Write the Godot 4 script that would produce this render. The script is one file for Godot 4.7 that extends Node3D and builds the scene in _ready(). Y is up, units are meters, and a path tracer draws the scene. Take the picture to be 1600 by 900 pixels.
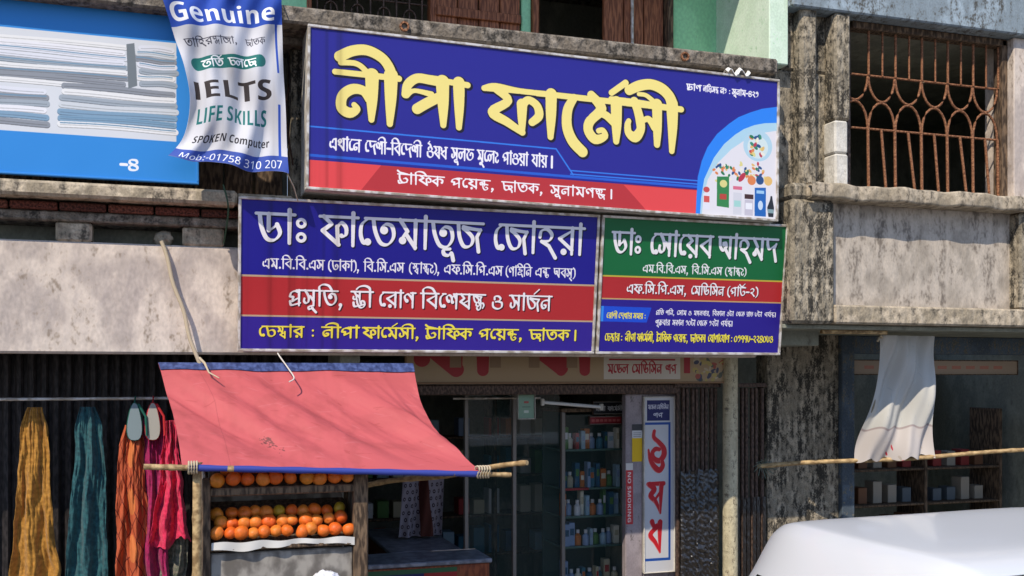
extends Node3D
# A pharmacy front in a market street: sign boards, a red awning over a fruit rack, clothes, gates and a white car.

const GLYPHS = {
	# advance ; headline from to ; strokes: S stem x y0 y1, L line, C curve, B ball x y r, O ring x y r (headline at 0, foot at 1)
	"ক": ".98;0 .98;S .46 0 1;L .46 .2 .08 .52 .46 .86;C .46 .34 .64 .24 .84 .36 .84 .58;B .79 .62 .11",
	"খ": ".86;.52 .86;S .66 0 1;C .34 .3 .2 .34 .1 .2 .22 .07 .38 .12 .4 .3 .16 .5;L .14 .5 .4 .66 .66 .94;B .3 .28 .08",
	"গ": ".84;.5 .84;S .64 0 1;C .16 .5 .1 .24 .28 .08 .48 .22 .64 .48;B .24 .54 .13",
	"চ": ".84;0 .84;C .14 .02 .22 .4 .3 .84 .52 .94 .72 .78 .74 .5 .56 .34 .26 .46",
	"ছ": ".98;0 .98;C .14 .02 .2 .4 .26 .8 .44 .9 .62 .72 .58 .44 .3 .42;C .58 .44 .84 .42 .88 .64 .6 .74 .84 .86 .9 1.1",
	"জ": "1.08;0 1.08;C .1 .02 .16 .52 .34 .86 .6 .82 .68 .56 .5 .34 .3 .2;C .3 .14 .6 .2 .98 .24;L .98 .22 .84 .5 .92 1.04",
	"ট": ".84;0 .84;C .14 .02 .16 .5 .34 .88 .6 .88 .74 .62 .6 .42 .44 .5;L .0 -.36 .16 -.18 .76 -.02",
	"ড": ".94;0 .94;C .12 .02 .18 .46 .36 .86 .62 .9 .8 .66 .7 .36;L .72 .36 .42 .6;L .42 0 .42 .58",
	"ঢ": ".86;0 .86;C .14 .02 .16 .5 .34 .88 .62 .88 .76 .6 .62 .38 .46 .46 .5 .6",
	"ত": ".98;0 .98;C .1 .02 .18 .46 .38 .86 .66 .9 .86 .62 .8 .26 .56 .18 .42 .32;B .5 .4 .15",
	"থ": ".88;.52 .88;S .68 0 1;C .26 .44 .08 .3 .14 .1 .34 .08 .42 .26 .26 .44;L .14 .5 .4 .62 .68 .94",
	"দ": ".86;0 .86;L .14 0 .16 .26;C .16 .26 .3 .48 .74 .22;L .74 .22 .6 .48 .76 1.06",
	"ধ": ".88;.54 .88;S .68 0 1;L .68 .22 .1 .56 .68 .94;C .1 .08 .14 .3 .3 .36 .46 .26;B .14 .14 .09",
	"ন": ".88;0 .88;S .66 0 1;C .66 .3 .44 .28 .18 .38 .1 .62 .2 .84 .38 .82 .42 .66 .3 .62",
	"প": ".88;.5 .88;S .66 0 1;C .66 .16 .42 .06 .18 .16 .08 .42;L .08 .42 .3 .46 .24 .74 .66 .48",
	"ফ": "1.02;0 1.02;L .14 0 .42 .26 .1 .5 .68 .98;L .62 .34 .66 .98;C .62 .4 .76 .2 .94 .36 .94 .62 .78 .7;B .78 .66 .08",
	"ব": ".84;0 .84;S .66 0 1;L .66 .12 .1 .46 .66 .9",
	"ভ": ".94;0 .94;C .16 0 .34 .18 .12 .42 .2 .8 .5 .92 .8 .74 .82 .4 .6 .28 .5 .5;B .52 .5 .09",
	"ম": ".9;0 .9;S .7 0 1.02;L .12 0 .4 .4 .2 .66;L .34 .5 .7 .98;B .22 .74 .14",
	"য": ".84;0 .84;S .66 0 1;L .14 0 .36 .28 .1 .52 .66 .94",
	"Y": ".84;0 .84;S .66 0 1;L .12 0 .38 .24 .1 .46 .66 .88;B .3 .98 .12",
	"র": ".84;0 .84;S .66 0 1;L .66 .1 .1 .42 .66 .84;B .3 .92 .13",
	"ল": ".98;0 .98;S .78 0 1;C .78 .34 .6 .24 .46 .4 .42 .7 .28 .86 .1 .7 .1 .4 .28 .3 .44 .46",
	"শ": ".9;.52 .9;S .72 0 1;C .12 .46 .08 .2 .24 .08 .4 .22 .42 .5;C .42 .26 .56 .12 .72 .34;B .2 .5 .12;B .46 .56 .12",
	"ষ": ".86;0 .86;S .68 0 1;L .14 0 .36 .28 .1 .52 .68 .94;L .3 .62 .68 .4",
	"স": ".9;0 .9;S .7 0 1;C .16 0 .3 .22 .4 .5 .36 .76 .22 .84 .1 .72 .12 .54;L .38 .36 .5 .4 .7 .68",
	"হ": ".86;0 .86;C .1 .4 .16 .16 .42 .1 .62 .3 .5 .52 .18 .56;L .18 .56 .5 .72 .8 1.16",
	"এ": ".86;2 2;S .68 .06 1;C .68 .14 .46 .08 .34 .22 .3 .36;C .1 .34 .06 .6 .18 .78 .4 .74 .68 .92",
	"ও": ".86;2 2;C .22 .3 .24 .1 .5 .08 .66 .24 .52 .42 .3 .46;C .5 .44 .76 .54 .74 .84 .44 .96 .14 .82 .1 .52",
	"ঔ": ".9;2 2;C .22 .3 .24 .1 .5 .08 .66 .24 .52 .42 .3 .46;C .5 .44 .76 .54 .74 .84 .44 .96 .14 .82 .1 .52;C .56 .1 .4 -.16 .2 -.24 .36 -.42",
	"অ": ".96;0 .96;S .76 0 1;C .08 .02 .12 .44 .3 .64 .5 .5 .46 .28 .3 .28;B .34 .36 .1;L .42 .54 .76 .96",
	"ই": ".86;0 .86;C .6 .02 .3 .16 .34 .3 .66 .34 .6 .52 .24 .56 .16 .8 .42 .84 .6 .76 .78 1.06;C .2 0 .06 -.24 .24 -.4 .54 -.32 .78 -.06",
	"ঞ": "1.0;2 2;C .3 .5 .1 .4 .12 .14 .34 .08 .46 .3 .3 .5 .16 .7 .34 .92 .56 .7 .56 .1;C .56 .2 .8 .14 .92 .4 .8 .7",
	"া": ".36;0 .36;S .18 -.16 1",
	"ি": ".36;0 .36;S .18 0 1;C .18 0 .16 -.26 .4 -.42 .76 -.34 .98 0",
	"ী": ".36;0 .36;S .18 0 1;C .18 0 .14 -.26 -.12 -.4 -.44 -.34 -.62 -.16",
	"ে": ".46;.26 .46;C .36 .02 .14 .22 .1 .58 .2 .86 .36 .88;B .36 .84 .13",
	"ু": "0;2 2;C -.2 .98 -.44 1.02 -.42 1.18 -.26 1.22 -.14 1.14 -.06 1.4",
	"ূ": "0;2 2;C -.2 1 -.5 1.08 -.46 1.24 -.22 1.14;L -.3 1.16 -.04 1.44",
	"ঃ": ".5;2 2;O .22 .28 .13;O .22 .78 .13",
	"ং": ".6;2 2;O .24 .26 .15;L .1 .9 .44 .56",
	"ঁ": "0;2 2;B -.4 -.4 .08",
	"^": "0;2 2;L -.5 -.14 -.12 -.48",
	"~": "0;2 2;C -.78 .74 -.72 .98 -.46 .94 -.14 .84",
	"%": ".44;2 2;C .08 .1 .26 .14 .3 .36 .08 .52 .1 .86 .32 .94 .42 .74",
	"_": "0;2 2;L -.4 1.06 -.12 1.34",
	"।": ".46;2 2;L1.15 .2 0 .2 1",
	",": ".42;2 2;B .18 .92 .12;L .24 .94 .12 1.22",
	".": ".34;2 2;B .16 .92 .12",
	":": ".5;2 2;B .22 .34 .12;B .22 .84 .12",
	"(": ".42;2 2;C .34 -.12 .12 .16 .1 .8 .34 1.14",
	")": ".42;2 2;C .1 -.12 .32 .16 .34 .8 .1 1.14",
	"-": ".56;2 2;L1.2 .1 .52 .48 .52",
	" ": ".55;2 2;",
	"০": ".8;2 2;C .38 .12 .12 .3 .12 .72 .38 .92 .64 .72 .64 .3 .38 .12",
	"১": ".74;2 2;C .36 .32 .18 .3 .2 .08 .44 .06 .58 .34 .5 .74 .22 .94",
	"২": ".78;2 2;C .14 .2 .34 .06 .58 .2 .48 .48 .2 .56 .4 .7 .66 .98",
	"৩": ".8;2 2;C .2 .3 .3 .1 .58 .14 .54 .44 .3 .46;C .44 .44 .7 .56 .62 .9 .3 .94 .1 .7",
	"৪": ".78;2 2;C .38 .5 .14 .34 .2 .08 .56 .08 .62 .34 .38 .5 .12 .66 .18 .94 .58 .94 .64 .66 .38 .5",
	"৭": ".72;2 2;C .4 .5 .14 .42 .14 .12 .44 .06 .58 .3 .54 .98",
	"৮": ".78;2 2;C .12 .06 .16 .6 .38 .92 .62 .6 .6 .16",
}
const ORDINAL = ["first", "second", "third", "fourth", "fifth", "sixth", "seventh", "eighth", "ninth", "tenth", "eleventh", "twelfth", "thirteenth", "fourteenth", "fifteenth", "sixteenth"]

var rng := RandomNumberGenerator.new()
var shared := {}
var used := {}


# ------------------------------------------------------------------ mesh collector
class Shape:
	var st := SurfaceTool.new()
	func _init():
		st.begin(Mesh.PRIMITIVE_TRIANGLES)
	func tri(a: Vector3, b: Vector3, c: Vector3, na: Vector3, nb: Vector3, nc: Vector3, ua := Vector2.ZERO, ub := Vector2.ZERO, uc := Vector2.ZERO):
		var n := na + nb + nc
		if (b - a).cross(c - a).dot(n) > 0.0:
			var t := b; b = c; c = t
			t = nb; nb = nc; nc = t
			var w := ub; ub = uc; uc = w
		st.set_normal(na); st.set_uv(ua); st.add_vertex(a)
		st.set_normal(nb); st.set_uv(ub); st.add_vertex(b)
		st.set_normal(nc); st.set_uv(uc); st.add_vertex(c)
	func quad(a: Vector3, b: Vector3, c: Vector3, d: Vector3, n: Vector3, uv0 := Vector2(0, 0), uv1 := Vector2(1, 1)):
		var p := Vector2(uv1.x, uv0.y); var q := Vector2(uv0.x, uv1.y)
		tri(a, b, c, n, n, n, uv0, p, uv1)
		tri(a, c, d, n, n, n, uv0, uv1, q)
	# box with chamfered edges
	func box(c: Vector3, s: Vector3, bev := 0.0, turn := Basis.IDENTITY):
		var h := s * 0.5
		var e := minf(bev, minf(h.x, minf(h.y, h.z)) * 0.9)
		for ax in 3:
			var a1 := (ax + 1) % 3
			var a2 := (ax + 2) % 3
			for sg in [-1.0, 1.0]:
				var n := Vector3.ZERO; n[ax] = sg
				var q := []
				for k in [[-1, -1], [1, -1], [1, 1], [-1, 1]]:
					var p := Vector3.ZERO
					p[ax] = sg * h[ax]; p[a1] = k[0] * (h[a1] - e); p[a2] = k[1] * (h[a2] - e)
					q.append(c + turn * p)
				quad(q[0], q[1], q[2], q[3], turn * n)
			if e > 0.0:
				for s1 in [-1.0, 1.0]:
					for s2 in [-1.0, 1.0]:
						var n := Vector3.ZERO; n[a1] = s1; n[a2] = s2
						var q := []
						for k in [[-1, 0], [1, 0], [1, 1], [-1, 1]]:
							var p := Vector3.ZERO
							p[ax] = k[0] * (h[ax] - e)
							p[a1] = s1 * (h[a1] - (e if k[1] == 0 else 0.0)); p[a2] = s2 * (h[a2] - (0.0 if k[1] == 0 else e))
							q.append(c + turn * p)
						quad(q[0], q[1], q[2], q[3], (turn * n).normalized())
		if e > 0.0:
			for sx in [-1.0, 1.0]:
				for sy in [-1.0, 1.0]:
					for sz in [-1.0, 1.0]:
						var n := (turn * Vector3(sx, sy, sz)).normalized()
						tri(c + turn * Vector3(sx * h.x, sy * (h.y - e), sz * (h.z - e)), c + turn * Vector3(sx * (h.x - e), sy * h.y, sz * (h.z - e)), c + turn * Vector3(sx * (h.x - e), sy * (h.y - e), sz * h.z), n, n, n)
	# round tube through points
	func tube(pts: Array, radii, sides := 8, caps := true):
		var ring := []
		var last := pts.size() - 1
		for i in pts.size():
			var d: Vector3 = (pts[mini(i + 1, last)] - pts[maxi(i - 1, 0)]).normalized()
			var up := Vector3.UP if absf(d.y) < 0.9 else Vector3.RIGHT
			var s := d.cross(up).normalized()
			var t := s.cross(d).normalized()
			var r: float = radii if radii is float else radii[i]
			var row := []
			for k in sides:
				var a := TAU * k / sides
				var n := s * cos(a) + t * sin(a)
				row.append([pts[i] + n * r, n])
			ring.append(row)
		for i in last:
			for k in sides:
				var k2 := (k + 1) % sides
				var a = ring[i][k]; var b = ring[i][k2]; var c = ring[i + 1][k2]; var d = ring[i + 1][k]
				tri(a[0], b[0], c[0], a[1], b[1], c[1])
				tri(a[0], c[0], d[0], a[1], c[1], d[1])
		if caps:
			for e in [0, last]:
				var n: Vector3 = (pts[0] - pts[1]).normalized() if e == 0 else (pts[last] - pts[last - 1]).normalized()
				for k in sides:
					tri(pts[e], ring[e][k][0], ring[e][(k + 1) % sides][0], n, n, n)
	# profile of (radius, height) turned about the y axis
	func lathe(prof: Array, sides := 14, at := Vector3.ZERO):
		for i in prof.size() - 1:
			var p: Vector2 = prof[i]; var q: Vector2 = prof[i + 1]
			var d := (q - p).normalized()
			var o := Vector2(d.y, -d.x)
			for k in sides:
				var a := TAU * k / sides; var b := TAU * (k + 1) / sides
				var ca := Vector3(cos(a), 0, sin(a)); var cb := Vector3(cos(b), 0, sin(b))
				var na := (ca * o.x + Vector3.UP * o.y); var nb := (cb * o.x + Vector3.UP * o.y)
				var v0 := at + ca * p.x + Vector3.UP * p.y; var v1 := at + cb * p.x + Vector3.UP * p.y
				var v2 := at + cb * q.x + Vector3.UP * q.y; var v3 := at + ca * q.x + Vector3.UP * q.y
				if p.x > 0.0001: tri(v0, v1, v2, na, nb, nb)
				if q.x > 0.0001: tri(v0, v2, v3, na, nb, na)
	# thin sheet with thickness over f(u, v)
	func sheet(nx: int, ny: int, f: Callable, thick: float):
		var p := []
		for j in ny + 1:
			var row := []
			for i in nx + 1:
				row.append(f.call(float(i) / nx, float(j) / ny))
			p.append(row)
		var nn := []
		for j in ny + 1:
			var row := []
			for i in nx + 1:
				var du: Vector3 = p[j][mini(i + 1, nx)] - p[j][maxi(i - 1, 0)]
				var dv: Vector3 = p[mini(j + 1, ny)][i] - p[maxi(j - 1, 0)][i]
				row.append(dv.cross(du).normalized())
			nn.append(row)
		for j in ny:
			for i in nx:
				var ids := [[j, i], [j, i + 1], [j + 1, i + 1], [j + 1, i]]
				for side in [1.0, -1.0]:
					var v := []; var n := []; var u := []
					for d in ids:
						var q: Vector3 = nn[d[0]][d[1]]
						v.append(p[d[0]][d[1]] + q * side * thick * 0.5); n.append(q * side); u.append(Vector2(float(d[1]) / nx, float(d[0]) / ny))
					tri(v[0], v[1], v[2], n[0], n[1], n[2], u[0], u[1], u[2])
					tri(v[0], v[2], v[3], n[0], n[2], n[3], u[0], u[2], u[3])
		var rim := []
		for i in nx: rim.append([[0, i], [0, i + 1]]); rim.append([[ny, i], [ny, i + 1]])
		for j in ny: rim.append([[j, 0], [j + 1, 0]]); rim.append([[j, nx], [j + 1, nx]])
		for e in rim:
			var a: Vector3 = p[e[0][0]][e[0][1]]; var b: Vector3 = p[e[1][0]][e[1][1]]
			var na: Vector3 = nn[e[0][0]][e[0][1]] * thick * 0.5; var nb: Vector3 = nn[e[1][0]][e[1][1]] * thick * 0.5
			var uv := Vector2(float(e[0][1]) / nx, float(e[0][0]) / ny)
			quad(a - na, b - nb, b + nb, a + na, (b - a).cross(na).normalized(), uv, uv)
	# outline (x, y) drawn out along z
	func prism(outline: PackedVector2Array, z0: float, z1: float):
		var idx := Geometry2D.triangulate_polygon(outline)
		for k in range(0, idx.size(), 3):
			for zz in [[z0, -1.0], [z1, 1.0]]:
				var n := Vector3(0, 0, zz[1])
				var q := []
				for m in 3: q.append(Vector3(outline[idx[k + m]].x, outline[idx[k + m]].y, zz[0]))
				tri(q[0], q[1], q[2], n, n, n, outline[idx[k]], outline[idx[k + 1]], outline[idx[k + 2]])
		var turn := 1.0 if Geometry2D.is_polygon_clockwise(outline) else -1.0
		for i in outline.size():
			var a := outline[i]; var b := outline[(i + 1) % outline.size()]
			var d := (b - a).normalized()
			quad(Vector3(a.x, a.y, z0), Vector3(b.x, b.y, z0), Vector3(b.x, b.y, z1), Vector3(a.x, a.y, z1), Vector3(-d.y, d.x, 0) * turn)
	func mesh() -> ArrayMesh:
		st.index()
		return st.commit()


# ------------------------------------------------------------------ printing: a picture drawn with spans, in metres
class Canvas:
	var img: Image
	var k: float
	var w: int
	var h: int
	func _init(wide: float, high: float, px: int, ground: Color):
		k = 2.0 * px / wide
		w = 2 * px
		h = 2 * int(round(px * high / wide))
		img = Image.create(w, h, false, Image.FORMAT_RGB8)
		img.fill(ground)
	func span(x0: float, x1: float, y: int, c: Color):
		if y < 0 or y >= h: return
		var a := clampi(int(round(x0)), 0, w); var b := clampi(int(round(x1)), 0, w)
		if b > a: img.fill_rect(Rect2i(a, y, b - a, 1), c)
	func rect(u0: float, v0: float, u1: float, v1: float, c: Color):
		var r := Rect2i(int(round(u0 * k)), int(round(v0 * k)), int(round((u1 - u0) * k)), maxi(1, int(round((v1 - v0) * k))))
		r = r.intersection(Rect2i(0, 0, w, h))
		if r.has_area(): img.fill_rect(r, c)
	func shape(contours: Array, c: Color):
		var lo := 1e9; var hi := -1e9
		for p in contours:
			for v in p: lo = minf(lo, v.y); hi = maxf(hi, v.y)
		for y in range(maxi(0, int(lo * k)), mini(h, int(hi * k) + 2)):
			var yy := (y + 0.5) / k
			var xs := []
			for p in contours:
				for i in p.size():
					var a: Vector2 = p[i]; var b: Vector2 = p[(i + 1) % p.size()]
					if (a.y <= yy) != (b.y <= yy):
						xs.append([a.x + (yy - a.y) / (b.y - a.y) * (b.x - a.x), 1 if b.y > a.y else -1])
			xs.sort_custom(func(m, n): return m[0] < n[0])
			var wind := 0
			for i in xs.size() - 1:
				wind += xs[i][1]
				if wind != 0: span(xs[i][0] * k, xs[i + 1][0] * k, y, c)
	func poly(flat: Array, c: Color):
		var p := PackedVector2Array()
		for i in range(0, flat.size(), 2): p.append(Vector2(flat[i], flat[i + 1]))
		shape([p], c)
	func oval(u: float, v: float, ru: float, rv: float, c: Color, turn := 0.0):
		var p := PackedVector2Array()
		for i in 28: p.append(Vector2(u, v) + Vector2(cos(TAU * i / 28) * ru, sin(TAU * i / 28) * rv).rotated(turn))
		shape([p], c)
	func disc(u: float, v: float, r: float, c: Color):
		var R := r * k
		for y in range(int(floor(v * k - R)), int(v * k + R) + 1):
			var d := R * R - (y + 0.5 - v * k) ** 2
			if d > 0.0: span(u * k - sqrt(d), u * k + sqrt(d), y, c)
	# a stroke whose points carry their own half width
	func stroke(pts: Array, c: Color, shift := Vector2.ZERO, grow := 0.0):
		for i in pts.size():
			var a: Vector3 = pts[i]
			disc(a.x + shift.x, a.y + shift.y, a.z + grow, c)
			if i + 1 < pts.size():
				var b: Vector3 = pts[i + 1]
				var d := Vector2(b.x - a.x, b.y - a.y)
				if d.length() > 0.0001:
					var n := d.normalized().orthogonal()
					var p := Vector2(a.x, a.y) + shift; var q := Vector2(b.x, b.y) + shift
					shape([PackedVector2Array([p + n * (a.z + grow), q + n * (b.z + grow), q - n * (b.z + grow), p - n * (a.z + grow)])], c)
	func line(flat: Array, r: float, c: Color):
		var p := []
		for i in range(0, flat.size(), 2): p.append(Vector3(flat[i], flat[i + 1], r))
		stroke(p, c)
	func done() -> ImageTexture:
		img.shrink_x2()
		return ImageTexture.create_from_image(img)


func smooth_points(p: Array, n := 6) -> Array:
	var out := []
	for i in p.size() - 1:
		var a: Vector3 = p[maxi(i - 1, 0)]; var b: Vector3 = p[i]; var c: Vector3 = p[i + 1]; var d: Vector3 = p[mini(i + 2, p.size() - 1)]
		for k in n:
			out.append(b.cubic_interpolate(c, a, d, float(k) / n))
	out.append(p[-1])
	return out


func nib(s: Array) -> Array:
	var out := []
	for i in s.size():
		var d: Vector3 = s[mini(i + 1, s.size() - 1)] - s[maxi(i - 1, 0)]
		var f := Vector2(d.x, d.y).normalized()
		out.append(Vector3(s[i].x, s[i].y, s[i].z * (0.5 + 0.62 * absf(f.x * 0.574 + f.y * 0.819))))
	return out


# strokes of one letter: [advance, strokes of (x, y, half width)]
func letter(ch: String, pen: float) -> Array:
	var a: PackedStringArray = GLYPHS[ch].split(";")
	var head: PackedStringArray = a[1].split(" ")
	var st := []
	for s in a.slice(2):
		s = s.strip_edges()
		if s == "": continue
		var q := s.split(" ")
		var v := []
		for t in q.slice(1): v.append(t.to_float())
		var wide: float = q[0].substr(1).to_float() if q[0].length() > 1 else 1.0
		match q[0][0]:
			"S": st.append([Vector3(v[0], v[1], pen * 1.12), Vector3(v[0], v[2], pen * 0.85)])
			"B": st.append([Vector3(v[0], v[1], v[2])])
			"O":
				var ring := []
				for i in 17: ring.append(Vector3(v[0] + v[2] * cos(TAU * i / 16), v[1] + v[2] * sin(TAU * i / 16), pen * 0.8))
				st.append(ring)
			_:
				var p := []
				for i in range(0, v.size(), 2): p.append(Vector3(v[i], v[i + 1], pen * wide))
				if q[0][0] == "C": p = smooth_points(p)
				st.append(nib(p) if wide == 1.0 else p)
	if head[0].to_float() < 2.0:
		st.append([Vector3(head[0].to_float(), 0, pen * 0.78), Vector3(head[1].to_float(), 0, pen * 0.78)])
	return [a[0].to_float(), st]


# a word in the order it is seen; [ab] is a stacked pair
func word_strokes(word: String, pen: float) -> Array:
	word = word.replace("আ", "অা")
	var x := 0.0
	var out := []
	var i := 0
	while i < word.length():
		var c := word[i]
		if c == "[":
			var end := word.find("]", i)
			var inner := word.substr(i + 1, end - i - 1)
			for m in inner.length():
				var g := letter(inner[m], pen * 1.25)
				for s in g[1]:
					if m > 0 and s.size() == 2 and s[0].y == 0.0 and s[1].y == 0.0: continue
					var moved := []
					for p in s: moved.append(Vector3(x + 0.06 + 0.2 * m + p.x * 0.62, m * 0.5 + p.y * 0.62, p.z * 0.64))
					out.append(moved)
			out.append([Vector3(x, 0, pen * 0.78), Vector3(x + 0.92, 0, pen * 0.78)])
			x += 0.92
			i = end + 1
			continue
		var g := letter(c, pen)
		for s in g[1]:
			var moved := []
			for p in s: moved.append(Vector3(x + p.x, p.y, p.z))
			out.append(moved)
		x += g[0]
		i += 1
	return [x, out]


func bangla(cv: Canvas, word: String, u0: float, u1: float, head: float, foot: float, c: Color, pen := 0.075, shade = null, shift := Vector2(0.004, 0.005)):
	var g := word_strokes(word, pen)
	var sx: float = (u1 - u0) / g[0]
	var sy := foot - head
	var laid := []
	for s in g[1]:
		var p := []
		for q in s: p.append(Vector3(u0 + q.x * sx, head + q.y * sy, q.z * (sx * 0.5 + sy * 0.5)))
		laid.append(p)
	if shade != null:
		for p in laid: cv.stroke(p, shade, shift, 0.001)
	for p in laid: cv.stroke(p, c)


func bangla_lines(cv: Canvas, rows: Array, c: Color, pen := 0.075, shade = null, shift := Vector2(0.004, 0.005)):
	for r in rows:
		for wd in r[2]: bangla(cv, wd[0], wd[1], wd[2], r[0], r[1], c, pen, shade, shift)


func latin(cv: Canvas, text: String, u0: float, u1: float, top: float, foot: float, c: Color, bold := true, down := false):
	var key := "font" + str(bold)
	if not shared.has(key):
		var f := SystemFont.new()
		f.font_names = PackedStringArray(["Droid Sans"])
		f.font_weight = 700 if bold else 400
		shared[key] = f
	var rid: RID = shared[key].get_rids()[0]
	var ts := TextServerManager.get_primary_interface()
	var size := 64
	var total := 0.0
	for i in text.length(): total += (19.7 if bold else 16.0) if text[i] == "I" else ts.font_get_glyph_advance(rid, size, ts.font_get_glyph_index(rid, size, text.unicode_at(i), 0)).x
	var sx := (u1 - u0) / total
	var sy := (foot - top) / 46.0
	if down:
		sx = (foot - top) / total
		sy = (u1 - u0) / 46.0
	var x := 0.0
	for i in text.length():
		if text[i] == "I":   # a plain bar
			var wide := 9.7 if bold else 6.0
			var bar := PackedVector2Array()
			for v in [Vector2(5, 0), Vector2(5 + wide, 0), Vector2(5 + wide, -46), Vector2(5, -46)]:
				bar.append(Vector2(u0 - v.y * sy, top + (x + v.x) * sx) if down else Vector2(u0 + (x + v.x) * sx, foot + v.y * sy))
			cv.shape([bar], c)
			x += 10.0 + wide
			continue
		var g := ts.font_get_glyph_index(rid, size, text.unicode_at(i), 0)
		var d: Dictionary = ts.font_get_glyph_contours(rid, size, g)
		if d.has("points") and d.points.size():
			var outlines := []
			var start := 0
			for end in d.contours:
				var p := PackedVector2Array()
				var n: int = end - start + 1
				for m in n:
					var a: Vector3 = d.points[start + m]; var b: Vector3 = d.points[start + (m + 1) % n]; var z: Vector3 = d.points[start + (m + n - 1) % n]
					if a.z == 1.0: p.append(Vector2(a.x, a.y))
					else:
						var s := Vector2(z.x, z.y) if z.z == 1.0 else Vector2(a.x + z.x, a.y + z.y) * 0.5
						var e := Vector2(b.x, b.y) if b.z == 1.0 else Vector2(a.x + b.x, a.y + b.y) * 0.5
						for t in [0.0, 0.25, 0.5, 0.75, 1.0]: p.append(s.lerp(Vector2(a.x, a.y), t).lerp(Vector2(a.x, a.y).lerp(e, t), t))
				var q := PackedVector2Array()
				for v in p:
					q.append(Vector2(u0 - v.y * sy, top + (x + v.x) * sx) if down else Vector2(u0 + (x + v.x) * sx, foot + v.y * sy))
				outlines.append(q)
				start = end + 1
			cv.shape(outlines, c)
		x += ts.font_get_glyph_advance(rid, size, g).x


# ------------------------------------------------------------------ surfaces
func noise(sd: int, freq: float, size := 512, octaves := 5, kind := FastNoiseLite.TYPE_SIMPLEX_SMOOTH, sx := 1.0) -> PackedByteArray:
	var n := FastNoiseLite.new()
	n.seed = sd
	n.frequency = freq
	n.noise_type = kind
	n.fractal_octaves = octaves
	n.fractal_type = FastNoiseLite.FRACTAL_FBM
	return n.get_seamless_image(size, size).get_data()


# weathered plaster: a base colour with grain, and two kinds of dirt that have edges of their own
func plaster(sd: int, base: Color, second: Color, dirt: Color, dirt_from: float, dirt_soft: float, grain := 0.22) -> ImageTexture:
	var size := 512
	var a := noise(sd, 0.006, size)
	var b := noise(sd + 1, 0.09, size, 4)
	var c := noise(sd + 2, 0.024, size, 6)
	var out := PackedByteArray()
	out.resize(size * size * 3)
	for i in size * size:
		var ns := c[(absi(i / size - 256) / 4) * size + i % size] / 255.0   # long streaks down the wall
		var na := a[i] / 255.0; var nb := b[i] / 255.0; var nc := c[i] / 255.0
		var col := base.lerp(second, smoothstep(0.35, 0.65, na))
		col = col * (1.0 - grain + 2.0 * grain * nb)
		var m := smoothstep(dirt_from, dirt_from + dirt_soft, nc * 0.3 + ns * 0.24 + nb * 0.34 + (1.0 - na) * 0.24)
		col = col.lerp(dirt * (0.7 + 0.6 * nb), m * 0.9)
		out[i * 3] = clampi(int(col.r * 255), 0, 255); out[i * 3 + 1] = clampi(int(col.g * 255), 0, 255); out[i * 3 + 2] = clampi(int(col.b * 255), 0, 255)
	return ImageTexture.create_from_image(Image.create_from_data(size, size, false, Image.FORMAT_RGB8, out))


func ramp_texture(sd: int, freq: float, lo: Color, hi: Color, octaves := 5, size := 256, from := 0.25, to := 0.75) -> ImageTexture:
	var d := noise(sd, freq, size, octaves)
	var out := PackedByteArray()
	out.resize(size * size * 3)
	for i in size * size:
		var c := lo.lerp(hi, smoothstep(from, to, d[i] / 255.0))
		out[i * 3] = int(c.r * 255); out[i * 3 + 1] = int(c.g * 255); out[i * 3 + 2] = int(c.b * 255)
	return ImageTexture.create_from_image(Image.create_from_data(size, size, false, Image.FORMAT_RGB8, out))


func grey_noise(sd: int, freq: float) -> ImageTexture:
	var key := "grey%d_%f" % [sd, freq]
	if not shared.has(key): shared[key] = ImageTexture.create_from_image(Image.create_from_data(256, 256, false, Image.FORMAT_L8, noise(sd, freq, 256)))
	return shared[key]


func mat(c: Color, rough := 0.8, metal := 0.0, tex: Texture2D = null, scale := Vector3.ONE, bump := 0.0, bump_tex: Texture2D = null) -> StandardMaterial3D:
	var m := StandardMaterial3D.new()
	m.albedo_color = c
	m.roughness = rough
	m.metallic = metal
	m.metallic_specular = 0.4
	if tex:
		m.albedo_texture = tex
		m.uv1_triplanar = true
		m.uv1_world_triplanar = true
		m.uv1_scale = scale
	if bump > 0.0:
		m.heightmap_enabled = true
		m.heightmap_scale = bump
		m.heightmap_texture = bump_tex if bump_tex else grey_noise(77, 0.05)
		if not tex:
			m.uv1_triplanar = true
			m.uv1_world_triplanar = true
			m.uv1_scale = scale
	return m


# printed sheet: the picture by its own uv, with a little grime over it
func printed(tex: Texture2D, rough := 0.45, grime := 0.0) -> StandardMaterial3D:
	var m := StandardMaterial3D.new()
	m.albedo_texture = tex
	m.roughness = rough
	m.metallic_specular = 0.4
	m.texture_repeat = false
	if grime > 0.0:
		var key := "grime%f" % grime
		if not shared.has(key): shared[key] = ramp_texture(401, 0.012, Color(1, 1, 1).lerp(Color(0.72, 0.7, 0.66), grime), Color(1, 1, 1), 6, 512, 0.2, 0.6)
		m.detail_enabled = true
		m.detail_albedo = shared[key]
		m.detail_blend_mode = BaseMaterial3D.BLEND_MODE_MUL
		m.detail_uv_layer = BaseMaterial3D.DETAIL_UV_2
		m.uv2_triplanar = true
		m.uv2_world_triplanar = true
		m.uv2_scale = Vector3(1.1, 0.6, 1.1)
	return m


# ------------------------------------------------------------------ things
func numbered(called: String) -> String:
	used[called] = used.get(called, 0) + 1
	return called if used[called] == 1 else "%s_%03d" % [called, used[called] - 1]


func tag(o: Node3D, label: String, category: String, group := ""):
	o.set_meta("label", label)
	o.set_meta("category", category)
	if group: o.set_meta("group", group)


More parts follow.
